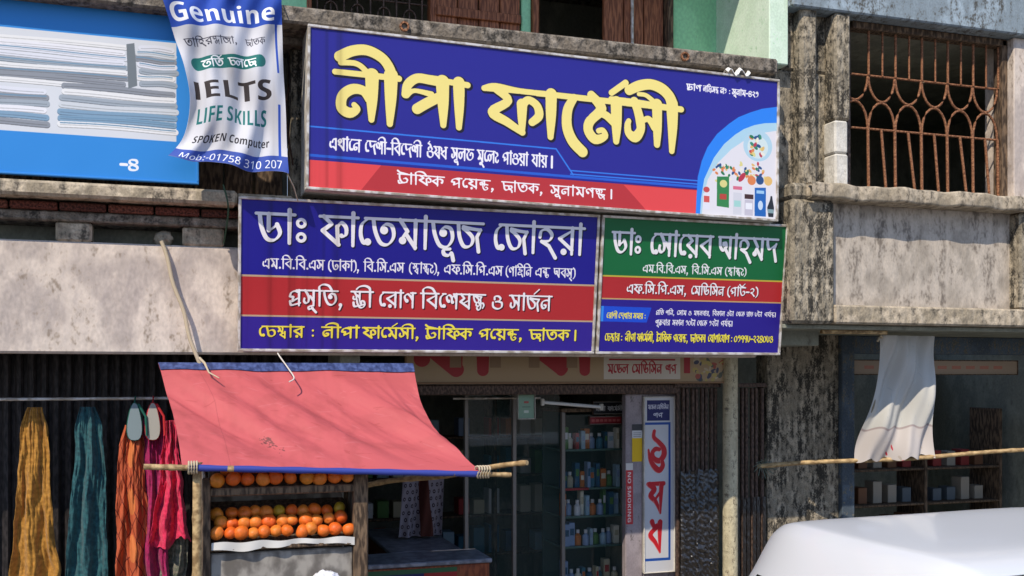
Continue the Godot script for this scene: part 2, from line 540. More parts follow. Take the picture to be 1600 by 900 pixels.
func thing(called: String, label: String, category: String, at: Vector3, group := "") -> Node3D:
	var o := Node3D.new()
	o.name = numbered(called)
	add_child(o)
	o.position = at
	tag(o, label, category, group)
	return o


# a mesh given in world coordinates when the parent only stands somewhere
func part(called: String, mesh: Mesh, m: Material, parent: Node3D, at := Vector3.ZERO, turn := Vector3.ZERO) -> MeshInstance3D:
	var o := MeshInstance3D.new()
	o.name = called
	o.mesh = mesh
	o.material_override = m
	parent.add_child(o, true)
	o.position = at
	o.rotation = turn
	return o


func single(called: String, label: String, category: String, mesh: Mesh, m: Material, at: Vector3, group := "", turn := Vector3.ZERO) -> MeshInstance3D:
	var o := part(numbered(called), mesh, m, self, at, turn)
	tag(o, label, category, group)
	return o


func box_mesh(s: Vector3, bev := 0.004) -> ArrayMesh:
	var key := "box%s%f" % [s, bev]
	if not shared.has(key):
		var b := Shape.new()
		b.box(Vector3.ZERO, s, bev)
		shared[key] = b.mesh()
	return shared[key]


# a block between two corners, in world coordinates, under a parent that stands at its own place
func block(called: String, x0: float, x1: float, y0: float, y1: float, z0: float, z1: float, m: Material, parent: Node3D, bev := 0.006) -> MeshInstance3D:
	var c := Vector3(x0 + x1, y0 + y1, z0 + z1) * 0.5
	var from := Vector3.ZERO
	var p: Node = parent
	while p != self and p != null:
		from += p.position
		p = p.get_parent()
	return part(called, box_mesh(Vector3(x1 - x0, y1 - y0, z1 - z0), bev), m, parent, c - from)


func structure(called: String, x0: float, x1: float, y0: float, y1: float, z0: float, z1: float, m: Material, bev := 0.0) -> MeshInstance3D:
	var o := block(called, x0, x1, y0, y1, z0, z1, m, self, bev)
	o.set_meta("kind", "structure")
	return o


# tube in coordinates of the parent
func rod(called: String, pts: Array, radii, m: Material, parent: Node3D, sides := 8) -> MeshInstance3D:
	var s := Shape.new()
	s.tube(pts, radii, sides)
	return part(called, s.mesh(), m, parent)


func _ready():
	rng.seed = 20
	# --- camera
	var cam := Camera3D.new()
	cam.name = "camera"
	add_child(cam)
	cam.position = Vector3(0, 2.3, 6)
	cam.rotation_degrees = Vector3(0, -18.083, 0)
	cam.projection = Camera3D.PROJECTION_FRUSTUM
	cam.near = 0.05
	cam.far = 400.0
	cam.size = 0.05 * 2.0 * 450.0 / 1600.0
	cam.frustum_offset = Vector2(0, 0.05 * 135.0 / 1600.0)
	cam.current = true
	# --- sky, exposure
	var we := WorldEnvironment.new()
	we.name = "world_environment"
	var env := Environment.new()
	env.background_mode = Environment.BG_SKY
	var sky := ProceduralSkyMaterial.new()
	sky.sky_top_color = Color(0.5, 0.64, 0.85)
	sky.sky_horizon_color = Color(0.88, 0.91, 0.94)
	sky.sky_curve = 0.12
	sky.ground_bottom_color = Color(0.3, 0.28, 0.26)
	sky.ground_horizon_color = Color(0.62, 0.62, 0.62)
	env.sky = Sky.new()
	env.sky.sky_material = sky
	env.tonemap_mode = Environment.TONE_MAPPER_LINEAR
	env.tonemap_exposure = 1.5
	env.sdfgi_enabled = true
	env.ssao_enabled = true
	env.ssil_enabled = true
	we.environment = env
	add_child(we)
	# --- sun: high, from the left and in front of the shops
	var sun := DirectionalLight3D.new()
	sun.name = "sun"
	add_child(sun)
	sun.light_energy = 0.95
	sun.light_color = Color(1.0, 0.95, 0.87)
	sun.light_angular_distance = 0.5
	sun.shadow_enabled = true
	sun.look_at_from_position(Vector3(-5.5, 8.5, 6.0), Vector3.ZERO)

	make_materials()
	ground()
	pharmacy_building()
	neighbour_building()
	sign_boards()
	left_signs()
	awning()
	fruit_rack()
	clothes()
	shop_front()
	shop_inside()
	gates()
	right_side()
	car()
	small_things()


var m_plaster: StandardMaterial3D
var m_mould: StandardMaterial3D
var m_ledge: StandardMaterial3D
var m_sill: StandardMaterial3D
var m_white: StandardMaterial3D
var m_green: StandardMaterial3D
var m_dark: StandardMaterial3D
var m_wood: StandardMaterial3D
var m_oldwood: StandardMaterial3D
var m_bamboo: StandardMaterial3D
var m_alu: StandardMaterial3D
var m_rust: StandardMaterial3D
var m_iron: StandardMaterial3D
var m_rope: StandardMaterial3D
var m_glass: StandardMaterial3D
var m_paper: StandardMaterial3D


func make_materials():
	var bump := grey_noise(5, 0.04)
	m_plaster = mat(Color(1, 1, 1), 0.92, 0, plaster(10, Color(0.82, 0.765, 0.715), Color(0.71, 0.66, 0.625), Color(0.44, 0.39, 0.34), 0.6, 0.25, 0.08), Vector3(0.8, 0.5, 0.8), 0.6, bump)
	m_mould = mat(Color(1, 1, 1), 0.95, 0, plaster(30, Color(0.7, 0.65, 0.565), Color(0.55, 0.51, 0.44), Color(0.16, 0.15, 0.13), 0.49, 0.22, 0.26), Vector3(1.7, 1.0, 1.7), 1.4, bump)
	m_ledge = mat(Color(1, 1, 1), 0.95, 0, plaster(50, Color(0.58, 0.54, 0.49), Color(0.48, 0.44, 0.39), Color(0.17, 0.16, 0.145), 0.49, 0.28, 0.26), Vector3(1.3, 1.3, 1.3), 1.2, bump)
	m_sill = mat(Color(1, 1, 1), 0.95, 0, plaster(70, Color(0.74, 0.68, 0.59), Color(0.6, 0.55, 0.47), Color(0.25, 0.23, 0.2), 0.55, 0.28, 0.18), Vector3(1.2, 1.0, 1.2), 1.0, bump)
	m_white = mat(Color(1, 1, 1), 0.9, 0, plaster(90, Color(0.84, 0.82, 0.78), Color(0.76, 0.74, 0.7), Color(0.45, 0.43, 0.38), 0.7, 0.1, 0.08), Vector3(1.6, 1.2, 1.6), 0.4, bump)
	m_green = mat(Color(1, 1, 1), 0.85, 0, plaster(110, Color(0.62, 0.86, 0.67), Color(0.58, 0.82, 0.63), Color(0.48, 0.62, 0.47), 0.74, 0.1, 0.06), Vector3(0.8, 0.6, 0.8))
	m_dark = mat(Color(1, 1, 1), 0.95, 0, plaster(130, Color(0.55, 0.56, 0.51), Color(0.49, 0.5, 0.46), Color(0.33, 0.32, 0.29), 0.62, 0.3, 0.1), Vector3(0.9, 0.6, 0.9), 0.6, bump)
	var grain := ramp_texture(150, 0.05, Color(0.42, 0.24, 0.15), Color(0.63, 0.4, 0.27), 5)
	m_wood = mat(Color(1, 1, 1), 0.6, 0, grain, Vector3(5, 0.5, 5), 0.3, grey_noise(8, 0.05))
	var old := ramp_texture(160, 0.05, Color(0.25, 0.2, 0.16), Color(0.46, 0.38, 0.3), 5)
	m_oldwood = mat(Color(1, 1, 1), 0.85, 0, old, Vector3(3, 0.7, 3), 0.4, grey_noise(8, 0.05))
	var cane := ramp_texture(170, 0.04, Color(0.5, 0.4, 0.27), Color(0.76, 0.65, 0.47), 5)
	m_bamboo = mat(Color(1, 1, 1), 0.6, 0, cane, Vector3(2, 2, 2), 0.2, grey_noise(8, 0.05))
	m_alu = mat(Color(0.84, 0.82, 0.8), 0.45, 0.25, ramp_texture(180, 0.03, Color(0.72, 0.68, 0.62), Color(1, 1, 1), 5), Vector3(1.5, 1.5, 1.5))
	m_rust = mat(Color(1, 1, 1), 0.85, 0.1, ramp_texture(190, 0.05, Color(0.4, 0.25, 0.17), Color(0.66, 0.47, 0.34), 5), Vector3(5, 5, 5), 0.3, bump)
	m_iron = mat(Color(1, 1, 1), 0.6, 0.2, ramp_texture(200, 0.05, Color(0.24, 0.19, 0.165), Color(0.41, 0.33, 0.285), 5), Vector3(4, 2, 4), 0.3, bump)
	m_rope = mat(Color(0.72, 0.66, 0.56), 0.9)
	m_glass = mat(Color(0.4, 0.5, 0.48, 0.06), 0.02)
	m_glass.metallic_specular = 0.3
	m_glass.transparency = BaseMaterial3D.TRANSPARENCY_ALPHA
	m_paper = mat(Color(0.8, 0.79, 0.77), 0.9)


func ground():
	var road := mat(Color(1, 1, 1), 0.9, 0, plaster(210, Color(0.36, 0.34, 0.32), Color(0.3, 0.285, 0.27), Color(0.19, 0.18, 0.17), 0.62, 0.2, 0.15), Vector3(0.5, 0.5, 0.5), 0.8)
	var pave := mat(Color(1, 1, 1), 0.92, 0, plaster(220, Color(0.6, 0.57, 0.53), Color(0.52, 0.49, 0.45), Color(0.28, 0.26, 0.24), 0.62, 0.2, 0.18), Vector3(0.7, 0.7, 0.7), 0.6)
	var earth := mat(Color(1, 1, 1), 0.95, 0, plaster(230, Color(0.5, 0.45, 0.39), Color(0.42, 0.38, 0.33), Color(0.27, 0.24, 0.2), 0.6, 0.2, 0.2), Vector3(0.2, 0.2, 0.2))
	structure("ground", -150, 150, -0.5, -0.01, -150, 150, earth)
	structure("road", -60, 60, -0.4, 0.0, 1.5, 9.5, road)
	structure("pavement", -60, 60, -0.4, 0.14, -0.75, 1.5, pave, 0.02)


func pharmacy_building():
	var b := thing("pharmacy_building", "weathered two-storey concrete shop building behind the blue pharmacy sign boards", "building", Vector3(1.0, 0.14, -0.4))
	# upper storey, set back behind the balcony edge
	block("upper_wall", -3.0, 0.77, 4.32, 5.6, -0.7, -0.5, m_green, b)
	block("upper_wall", 2.19, 2.258, 4.32, 5.6, -0.7, -0.5, m_green, b)
	block("upper_wall", 3.307, 4.3, 4.32, 5.6, -0.7, -0.5, m_green, b)
	block("upper_room_wall", -3.0, 4.3, 4.32, 5.6, -2.6, -2.5, m_dark, b)
	for x in [-3.0, 4.2]: block("upper_side_wall", x, x + 0.1, 4.32, 5.6, -2.5, -0.7, m_dark, b)
	block("added_balcony_roof", -3.0, 3.655, 5.6, 5.74, -2.6, 0.34, m_ledge, b)  # unseen slab, added to keep the sun off the upper wall
	block("upper_ceiling", 3.656, 4.3, 5.6, 5.7, -2.6, -0.91, m_dark, b)
	block("upper_floor", 3.656, 4.3, 4.22, 4.318, -2.6, -0.91, m_dark, b)
	block("balcony_floor", -3.0, 3.655, 4.225, 4.32, -2.6, 0.3, m_ledge, b, 0.012)
	var lip := block("ledge_plaster", -3.0, 3.652, 4.18, 4.226, -0.4, 0.06, m_ledge, b)
	for dx in [1.219, 2.985]:
		var s := Shape.new()
		s.lathe([Vector2(0.018, 0), Vector2(0.018, 0.02), Vector2(0.028, 0.02), Vector2(0.028, -0.01)], 14)
		part("drain_pipe", s.mesh(), m_rust, b, Vector3(dx, 4.268 - 0.0 * dx, 0.295) - b.position, Vector3(PI / 2, 0, 0))
	# window with a scrolled grille on the left of the balcony
	var win := Node3D.new()
	win.name = "window"
	b.add_child(win)
	win.position = Vector3(1.18, 4.32, -0.5) - b.position
	for fx in [-0.405, 0.41]: part("frame", box_mesh(Vector3(0.05, 1.2, 0.09)), m_wood, win, Vector3(fx, 0.6, -0.05))
	for fy in [0.02, 1.18]: part("frame", box_mesh(Vector3(0.76, 0.04, 0.08)), m_wood, win, Vector3(0, fy, -0.05))
	for i in 9:
		rod("grille_bar", [Vector3(-0.34 + i * 0.085, 0.04, -0.05), Vector3(-0.34 + i * 0.085, 1.16, -0.05)], 0.006, m_iron, win, 6)
	for i in 4:
		var ring := []
		for k in 17: ring.append(Vector3(-0.255 + i * 0.17 + 0.04 * cos(TAU * k / 16), 0.3 + 0.05 * sin(TAU * k / 16), -0.038))
		rod("grille_ring", ring, 0.005, m_iron, win, 6)
	for gy in [0.22, 0.4]: rod("grille_bar", [Vector3(-0.38, gy, -0.062), Vector3(0.38, gy, -0.062)], 0.006, m_iron, win, 6)
	# boarded shutter: four upright planks
	var sh := Node3D.new()
	sh.name = "shutter"
	b.add_child(sh)
	sh.position = Vector3(1.89, 4.32, -0.52) - b.position
	for i in 4:
		var p := part("plank", box_mesh(Vector3(0.138, 1.24, 0.035), 0.006), m_wood, sh, Vector3(-0.215 + i * 0.145, 0.62, rng.randf_range(-0.006, 0.006)))
		p.name = "plank" if i == 0 else "plank_%03d" % i
	for by in [0.35, 1.0]: part("batten", box_mesh(Vector3(0.58, 0.06, 0.02)), m_wood, sh, Vector3(0, by, 0.03))
	# doorway, half open, with one brown leaf
	block("door_frame", 2.26, 2.306, 4.32, 5.6, -0.66, -0.47, m_wood, b)
	block("door_frame", 3.262, 3.306, 4.32, 5.6, -0.66, -0.47, m_oldwood, b)
	var door := Node3D.new()
	door.name = "door"
	b.add_child(door)
	door.position = Vector3(3.03, 4.32, -0.55) - b.position
	for i in 3: part("plank", box_mesh(Vector3(0.148, 1.24, 0.035), 0.006), m_wood, door, Vector3(-0.155 + i * 0.153, 0.62, 0.002 * i))
	rod("bolt_rod", [Vector3(-0.02, 0.1, 0.03), Vector3(-0.02, 1.1, 0.03)], 0.012, m_alu, door)
	# wall behind the boards, timber planks on the left, the hanging lower wall
	block("middle_wall", 0.62, 3.655, 3.0, 4.18, -0.2, -0.02, m_mould, b)
	block("backing_wall", -3.0, 0.62, 3.02, 4.2, -0.3, -0.2, m_dark, b)
	for i in 20:
		var w := 0.17
		block("plank", -2.8 + i * w, -2.8 + i * w + w - 0.012, 3.3, 4.19, -0.19 - rng.randf() * 0.008, -0.16, m_oldwood, b, 0.004)
	block("lower_ledge", -3.0, 0.31, 3.225, 3.305, -0.2, 0.215, m_sill, b, 0.015)
	block("lower_ledge", 0.31, 0.62, 3.23, 3.303, -0.2, 0.15, m_sill, b, 0.012)
	var brick_mats := []
	for c in [Color(0.47, 0.26, 0.21), Color(0.4, 0.23, 0.19), Color(0.52, 0.31, 0.25)]:
		brick_mats.append(mat(c, 0.95, 0, ramp_texture(240, 0.06, Color(0.6, 0.6, 0.6), Color(1, 1, 1)), Vector3(4, 4, 4), 0.6))
	for i in 15:
		var x := -3.0 + i * 0.24
		block("brick", x + 0.005, x + 0.234, 3.172, 3.213, 0.0, 0.1 + rng.randf() * 0.015, brick_mats[i % 3], b, 0.006)
	block("brick_bed", -3.0, 0.62, 3.118, 3.17, -0.2, 0.075, m_ledge, b, 0.008)
	block("fascia_wall", -3.0, 3.655, 2.412, 3.014, -0.12, 0.05, m_plaster, b, 0.012)
	for px in [[-1.9, -1.5], [-0.62, -0.44], [0.025, 0.247], [0.45, 0.62]]:
		block("pier", px[0], px[1], 3.012, 3.12, -0.12, 0.052, m_sill, b, 0.012)
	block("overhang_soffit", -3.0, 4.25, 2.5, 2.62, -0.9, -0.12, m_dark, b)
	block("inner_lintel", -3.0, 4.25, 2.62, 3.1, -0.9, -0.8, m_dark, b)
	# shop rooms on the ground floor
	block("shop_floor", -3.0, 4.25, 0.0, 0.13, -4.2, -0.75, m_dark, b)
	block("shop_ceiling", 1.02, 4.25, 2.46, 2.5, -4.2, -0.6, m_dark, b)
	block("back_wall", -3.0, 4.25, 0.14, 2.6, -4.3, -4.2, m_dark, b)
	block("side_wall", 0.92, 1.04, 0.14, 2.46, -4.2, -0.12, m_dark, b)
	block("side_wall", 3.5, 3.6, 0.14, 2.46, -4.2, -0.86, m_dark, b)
	# ribbed metal shutter behind the clothes
	var rib := mat(Color(1, 1, 1), 0.55, 0.3, ramp_texture(250, 0.05, Color(0.14, 0.13, 0.13), Color(0.24, 0.22, 0.22)), Vector3(3, 1, 3))
	for i in 58:
		var x := -3.0 + i * 0.0675
		block("shutter_rib", x, x + 0.045, 0.16, 2.48, -0.65, -0.6 - 0.004 * (i % 2), rib, b, 0.012)
	block("shutter_sheet", -3.0, 0.92, 0.16, 2.48, -0.67, -0.642, rib, b)


func arc(cx: float, cy: float, r: float, ry: float, from: float, to: float, n := 10) -> Array:
	var p := []
	for k in n + 1:
		var a := lerpf(from, to, float(k) / n)
		p.append(Vector3(cx + r * cos(a), cy + ry * sin(a), 0))
	return p


func neighbour_building():
	var b := thing("neighbouring_building", "mould stained concrete building with a rusty window grille on the right", "building", Vector3(5.0, 0.14, -0.3))
	# flank above the balcony edge, the wall's green paled to look sunlit
	block("painted_flank", 3.657, 3.8, 4.325, 6.0, -0.7, 0.19, m_green_sunlit(), b)
	block("corner_pier", 3.66, 4.3, 2.63, 4.322, -0.9, 0.1, m_mould, b, 0.015)
	block("corner_pier", 3.802, 4.3, 4.324, 6.0, -0.9, 0.1, m_mould, b, 0.015)
	block("pilaster_strip", 3.89, 4.02, 3.54, 4.72, 0.09, 0.2, m_mould, b, 0.02)
	block("pilaster_strip", 4.138, 4.262, 3.99, 4.7, 0.09, 0.22, m_mould, b, 0.015)
	for i in 2:
		block("white_block", 4.136, 4.24, 3.545 + i * 0.222, 3.545 + i * 0.222 + 0.218, 0.09, 0.225 - 0.004 * i, m_white, b, 0.012)
	block("head_band", 3.803, 7.2, 4.7, 6.0, 0.1, 0.24, m_blue_white(), b, 0.01)
	# sill, apron panel in its raised border
	var s := Shape.new()
	s.sheet(60, 8, func(u, v):
		var a: float = lerpf(PI * 0.5, -PI * 0.5, v)
		var w := 0.008 * sin(u * 37.0) + 0.006 * sin(u * 91.0 + 1.0)
		return Vector3(lerpf(3.86, 7.2, u), 3.485 + 0.05 * signf(sin(a)) * pow(absf(sin(a)), 0.4) + w * 0.5, 0.312 + 0.05 * pow(absf(cos(a)), 0.4) + w), 0.004)
	part("sill_nosing", s.mesh(), m_sill, b, -b.position)
	block("sill", 3.862, 7.2, 3.435, 3.535, -0.2, 0.312, m_sill, b, 0.02)
	block("apron_stile", 3.755, 4.084, 2.63, 3.434, -0.9, 0.3, m_mould, b, 0.02)
	block("apron_shoulder", 3.757, 3.9, 3.432, 3.54, 0.0, 0.296, m_mould, b, 0.025)
	block("apron_rail", 4.082, 7.2, 2.632, 2.756, -0.9, 0.298, m_sill, b, 0.012)
	block("apron_stile", 5.6, 5.85, 2.756, 3.434, -0.9, 0.3, m_mould, b, 0.015)
	block("apron_panel", 4.082, 7.2, 2.75, 3.44, -0.9, 0.2, m_panel(), b)
	# window
	block("window_wall", 5.66, 7.2, 3.535, 4.7, -0.1, 0.18, m_plaster, b)
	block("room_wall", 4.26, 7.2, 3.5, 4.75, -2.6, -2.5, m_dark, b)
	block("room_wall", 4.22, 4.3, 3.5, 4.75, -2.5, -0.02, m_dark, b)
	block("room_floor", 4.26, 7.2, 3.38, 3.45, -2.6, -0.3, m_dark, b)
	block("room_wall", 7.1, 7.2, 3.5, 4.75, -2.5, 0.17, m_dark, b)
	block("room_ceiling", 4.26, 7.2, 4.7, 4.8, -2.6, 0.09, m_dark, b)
	var w := Node3D.new()
	w.name = "window"
	b.add_child(w)
	w.position = Vector3(4.35, 3.535, 0.08) - b.position
	part("frame", box_mesh(Vector3(1.3, 0.05, 0.09), 0.006), m_oldwood, w, Vector3(0.65, 1.14, 0))
	part("frame", box_mesh(Vector3(0.05, 1.16, 0.09), 0.006), m_oldwood, w, Vector3(1.285, 0.58, 0))
	part("frame", box_mesh(Vector3(0.03, 1.16, 0.06), 0.006), m_iron, w, Vector3(0.0, 0.58, -0.03))
	for y in [0.45, 0.815]: rod("grille_bar", [Vector3(0.01, y, 0), Vector3(1.27, y, 0)], 0.008, m_rust, w, 6)
	for i in 6:
		var x := 0.151 + i * 0.221 - 0.0
		if x < 1.27:
			rod("grille_bar", [Vector3(x, 0.815, 0.008), Vector3(x, 1.12, 0.008)], 0.009, m_rust, w, 6)
			rod("grille_bar", [Vector3(x, 0.03, 0.008), Vector3(x - 0.006, 0.45, 0.008)], 0.011, m_rust, w, 6)
		if x + 0.11 < 1.27:
			rod("grille_bar", [Vector3(x + 0.11, 0.815, 0.012), Vector3(x + 0.11, 1.12, 0.012)], 0.007, m_rust, w, 6)
			rod("grille_bar", [Vector3(x + 0.14 + 0.02 * (i % 2), 0.03, 0.012), Vector3(x + 0.1, 0.45, 0.012)], 0.01, m_rust, w, 6)
		rod("grille_scroll", arc(x - 0.11, 0.815, 0.108, 0.175, PI, TAU), 0.009, m_rust, w, 6)
		rod("grille_scroll", arc(x - 0.11, 0.45, 0.108, 0.185, 0, PI), 0.009, m_rust, w, 6)
	# ground floor: side wall, blue-grey door post, the next shop's dark room
	block("side_wall", 4.2, 4.83, 0.14, 2.62, -0.86, -0.7, m_mould, b)
	var blue := mat(Color(1, 1, 1), 0.8, 0, plaster(260, Color(0.33, 0.38, 0.43), Color(0.28, 0.32, 0.36), Color(0.4, 0.38, 0.33), 0.62, 0.08, 0.12), Vector3(1.5, 1, 1.5))
	block("door_post", 4.832, 4.945, 0.14, 2.6, -0.84, -0.66, blue, b)
	block("door_head", 4.945, 7.2, 2.46, 2.6, -0.8, -0.7, blue, b)
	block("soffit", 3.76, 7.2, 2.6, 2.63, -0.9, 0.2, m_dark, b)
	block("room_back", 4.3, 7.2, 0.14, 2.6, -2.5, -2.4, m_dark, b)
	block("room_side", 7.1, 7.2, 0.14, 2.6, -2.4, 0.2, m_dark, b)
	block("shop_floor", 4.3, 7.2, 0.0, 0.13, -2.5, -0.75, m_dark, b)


func m_green_sunlit() -> StandardMaterial3D:  # lit copy of the upper wall's green: sunlight put into the colour
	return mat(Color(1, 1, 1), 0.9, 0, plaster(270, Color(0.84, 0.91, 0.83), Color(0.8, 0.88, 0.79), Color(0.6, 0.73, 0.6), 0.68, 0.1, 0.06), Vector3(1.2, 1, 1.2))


func m_blue_white() -> StandardMaterial3D:
	return mat(Color(1, 1, 1), 0.9, 0, plaster(280, Color(0.62, 0.68, 0.72), Color(0.52, 0.57, 0.6), Color(0.25, 0.24, 0.22), 0.52, 0.25, 0.12), Vector3(1.1, 0.8, 1.1))


func m_panel() -> StandardMaterial3D:
	return mat(Color(1, 1, 1), 0.93, 0, plaster(290, Color(0.74, 0.695, 0.64), Color(0.64, 0.6, 0.55), Color(0.36, 0.33, 0.3), 0.54, 0.3, 0.1), Vector3(0.9, 0.5, 0.9), 0.5)


# ------------------------------------------------------------------ sign boards
func board(called: String, label: String, w: float, h: float, deep: float, tex: Texture2D, at: Vector3, lean: float, roll: float, bar := 0.016, frame: Material = null, body: Material = null) -> Node3D:
	var o := thing(called, label, "sign", at)
	o.rotation = Vector3(lean, 0, roll)
	if frame == null: frame = m_alu
	if body == null: body = m_white
	part("box", box_mesh(Vector3(w - 0.006, h - 0.006, deep), 0.004), body, o, Vector3(w * 0.5, h * 0.5, -0.012 - deep * 0.5))
	var s := Shape.new()
	var n := FastNoiseLite.new()
	n.seed = int(w * 1000.0)
	n.frequency = 1.1
	s.sheet(36, 12, func(u, v): return Vector3(0.008 + u * (w - 0.016), h - 0.008 - v * (h - 0.016), 0.0025 * n.get_noise_2d(u * w * 2.0, v * h * 2.0) - 0.004), 0.003)
	part("printed_face", s.mesh(), printed(tex, 0.42, 1.0), o)
	part("frame_bar", box_mesh(Vector3(w, bar, 0.03), 0.003), frame, o, Vector3(w * 0.5, bar * 0.5, -0.007))
	part("frame_bar", box_mesh(Vector3(w, bar, 0.03), 0.003), frame, o, Vector3(w * 0.5, h - bar * 0.5, -0.007))
	part("frame_bar", box_mesh(Vector3(bar, h - 2.0 * bar, 0.03), 0.003), frame, o, Vector3(bar * 0.5, h * 0.5, -0.007))
	part("frame_bar", box_mesh(Vector3(bar, h - 2.0 * bar, 0.03), 0.003), frame, o, Vector3(w - bar * 0.5, h * 0.5, -0.007))
	if w > 1.2:
		for k in [0.2, 0.8]: part("bracket", box_mesh(Vector3(0.03, 0.03, 0.1), 0.002), m_iron, o, Vector3(w * k, h * 0.45, -0.06 - deep))
	return o


func sign_boards():
	var white := Color(0.93, 0.92, 0.93)
	# --- the wide sign
	var cv := Canvas.new(2.955, 0.9, 2040, Color(0.155, 0.145, 0.54))
	var sky_blue := Color(0.2, 0.47, 0.86)
	cv.rect(0, 0.735, 2.955, 0.747, Color(0.13, 0.13, 0.5))
	cv.rect(0, 0.742, 2.955, 0.9, Color(0.7, 0.19, 0.21))
	cv.poly([0, 0.742, 0.408, 0.742, 0.29, 0.9, 0, 0.9], Color(0.86, 0.275, 0.285))
	cv.poly([1.89, 0.746, 2.5, 0.746, 2.5, 0.9, 2.05, 0.9], Color(0.86, 0.275, 0.285))
	cv.line([0.0, 0.556, 1.451, 0.562, 1.561, 0.708], 0.0045, sky_blue)
	cv.line([0.0, 0.716, 1.56, 0.721, 2.4, 0.723], 0.0075, Color(0.15, 0.36, 0.78))
	for y in [0.685, 0.706]: cv.line([1.545, y, 2.4, y], 0.004, sky_blue)
	# the round picture of medicines at its right end
	var ring := PackedVector2Array(); var inner := PackedVector2Array(); var pale := PackedVector2Array()
	for q in [[2.378, 0.9], [2.382, 0.8], [2.39, 0.66], [2.415, 0.56], [2.454, 0.469], [2.52, 0.38], [2.601, 0.31], [2.67, 0.26], [2.752, 0.223], [2.84, 0.19], [2.955, 0.166], [2.955, 0.9]]: ring.append(Vector2(q[0], q[1]))
	for q in [[2.408, 0.9], [2.414, 0.8], [2.435, 0.67], [2.5, 0.532], [2.57, 0.44], [2.648, 0.373], [2.71, 0.332], [2.785, 0.3], [2.86, 0.281], [2.955, 0.27], [2.955, 0.9]]: pale.append(Vector2(q[0], q[1]))
	for q in [[2.42, 0.9], [2.432, 0.78], [2.46, 0.67], [2.53, 0.56], [2.62, 0.47], [2.72, 0.4], [2.82, 0.35], [2.955, 0.32], [2.955, 0.9]]: inner.append(Vector2(q[0], q[1]))
	cv.shape([ring], Color(0.17, 0.5, 0.9))
	cv.shape([pale], Color(0.66, 0.8, 0.87))
	cv.shape([inner], Color(0.86, 0.85, 0.87))
	cv.oval(2.812, 0.43, 0.105, 0.1, Color(0.68, 0.8, 0.86))
	cv.oval(2.812, 0.44, 0.075, 0.072, Color(0.8, 0.86, 0.86))
	var pills := [Color(0.16, 0.45, 0.3), Color(0.86, 0.7, 0.42), Color(0.84, 0.8, 0.52), Color(0.2, 0.52, 0.42), Color(0.72, 0.22, 0.3), Color(0.16, 0.3, 0.5), Color(0.9, 0.88, 0.82), Color(0.84, 0.5, 0.3)]
	var r := RandomNumberGenerator.new()
	r.seed = 8
	for i in 22: cv.oval(2.805 + r.randf_range(-0.05, 0.05), 0.42 + r.randf_range(-0.05, 0.07), 0.017, 0.01, pills[i % 8], r.randf() * 3.0)
	for i in 70:
		var t := r.randf()
		cv.oval(2.52 + 0.36 * t + r.randf_range(-0.03, 0.03), 0.62 - 0.05 * t + r.randf_range(-0.05, 0.06), r.randf_range(0.009, 0.017), 0.008, pills[r.randi() % 8], r.randf() * 3.0)
	cv.oval(2.7, 0.64, 0.036, 0.017, Color(0.7, 0.2, 0.28), -0.9)
	for q in [[2.77, 0.655, 0.03, 7], [2.83, 0.65, 0.028, 5], [2.89, 0.65, 0.03, 1]]: cv.oval(q[0], q[1], q[2], q[2], pills[q[3]])
	cv.poly([2.524, 0.648, 2.609, 0.642, 2.61, 0.84, 2.525, 0.834], Color(0.2, 0.5, 0.28))
	cv.oval(2.57, 0.69, 0.026, 0.024, Color(0.83, 0.8, 0.52))
	cv.rect(2.545, 0.755, 2.592, 0.79, Color(0.7, 0.27, 0.22))
	cv.poly([2.793, 0.7, 2.874, 0.694, 2.876, 0.88, 2.794, 0.88], Color(0.13, 0.38, 0.68))
	cv.rect(2.806, 0.715, 2.862, 0.735, Color(0.6, 0.76, 0.88))
	cv.oval(2.836, 0.81, 0.018, 0.03, Color(0.75, 0.82, 0.9))
	cv.rect(2.43, 0.76, 2.476, 0.86, Color(0.86, 0.86, 0.9)); cv.rect(2.434, 0.775, 2.473, 0.815, Color(0.8, 0.34, 0.32)); cv.oval(2.452, 0.735, 0.022, 0.018, Color(0.75, 0.3, 0.3))
	cv.rect(2.64, 0.74, 2.7, 0.88, Color(0.8, 0.8, 0.83)); cv.rect(2.638, 0.7, 2.702, 0.722, Color(0.82, 0.42, 0.52)); cv.rect(2.646, 0.79, 2.694, 0.83, Color(0.62, 0.8, 0.78))
	cv.rect(2.722, 0.78, 2.782, 0.88, Color(0.75, 0.73, 0.78)); cv.rect(2.72, 0.745, 2.784, 0.775, Color(0.27, 0.17, 0.17)); cv.rect(2.728, 0.8, 2.776, 0.84, Color(0.9, 0.9, 0.92))
	cv.poly([2.895, 0.88, 2.885, 0.82, 2.905, 0.77, 2.908, 0.745, 2.92, 0.745, 2.924, 0.77, 2.935, 0.82, 2.93, 0.88], Color(0.16, 0.17, 0.2))
	cv.rect(2.89, 0.83, 2.933, 0.855, Color(0.5, 0.6, 0.62))
	# the big yellow name
	var title := []
	for s in TITLE:
		var v := []
		for t in s.split(" "): v.append(t.to_float())
		var p := []
		for i in range(0, v.size(), 3): p.append(Vector3(v[i], v[i + 1], v[i + 2]))
		title.append(smooth_points(p, 5) if p.size() > 2 else p)
	for p in title: cv.stroke(p, Color(0.1, 0.08, 0.16), Vector2(0.006, 0.006), 0.009)
	for p in title: cv.stroke(p, Color(0.93, 0.86, 0.51), Vector2.ZERO, 0.001)
	var edge := Color(0.1, 0.08, 0.3)
	bangla_lines(cv, [[0.610, 0.676, [["এখােন", 0.120, 0.294], ["েদশী-িবেদশী", 0.316, 0.640], ["ঔষধ", 0.669, 0.789], ["সুলভ", 0.812, 0.945], ["মূেল%", 0.966, 1.095], ["পাওYা", 1.119, 1.278], ["যাY", 1.300, 1.397], ["।", 1.414, 1.442]]]], white, 0.088)
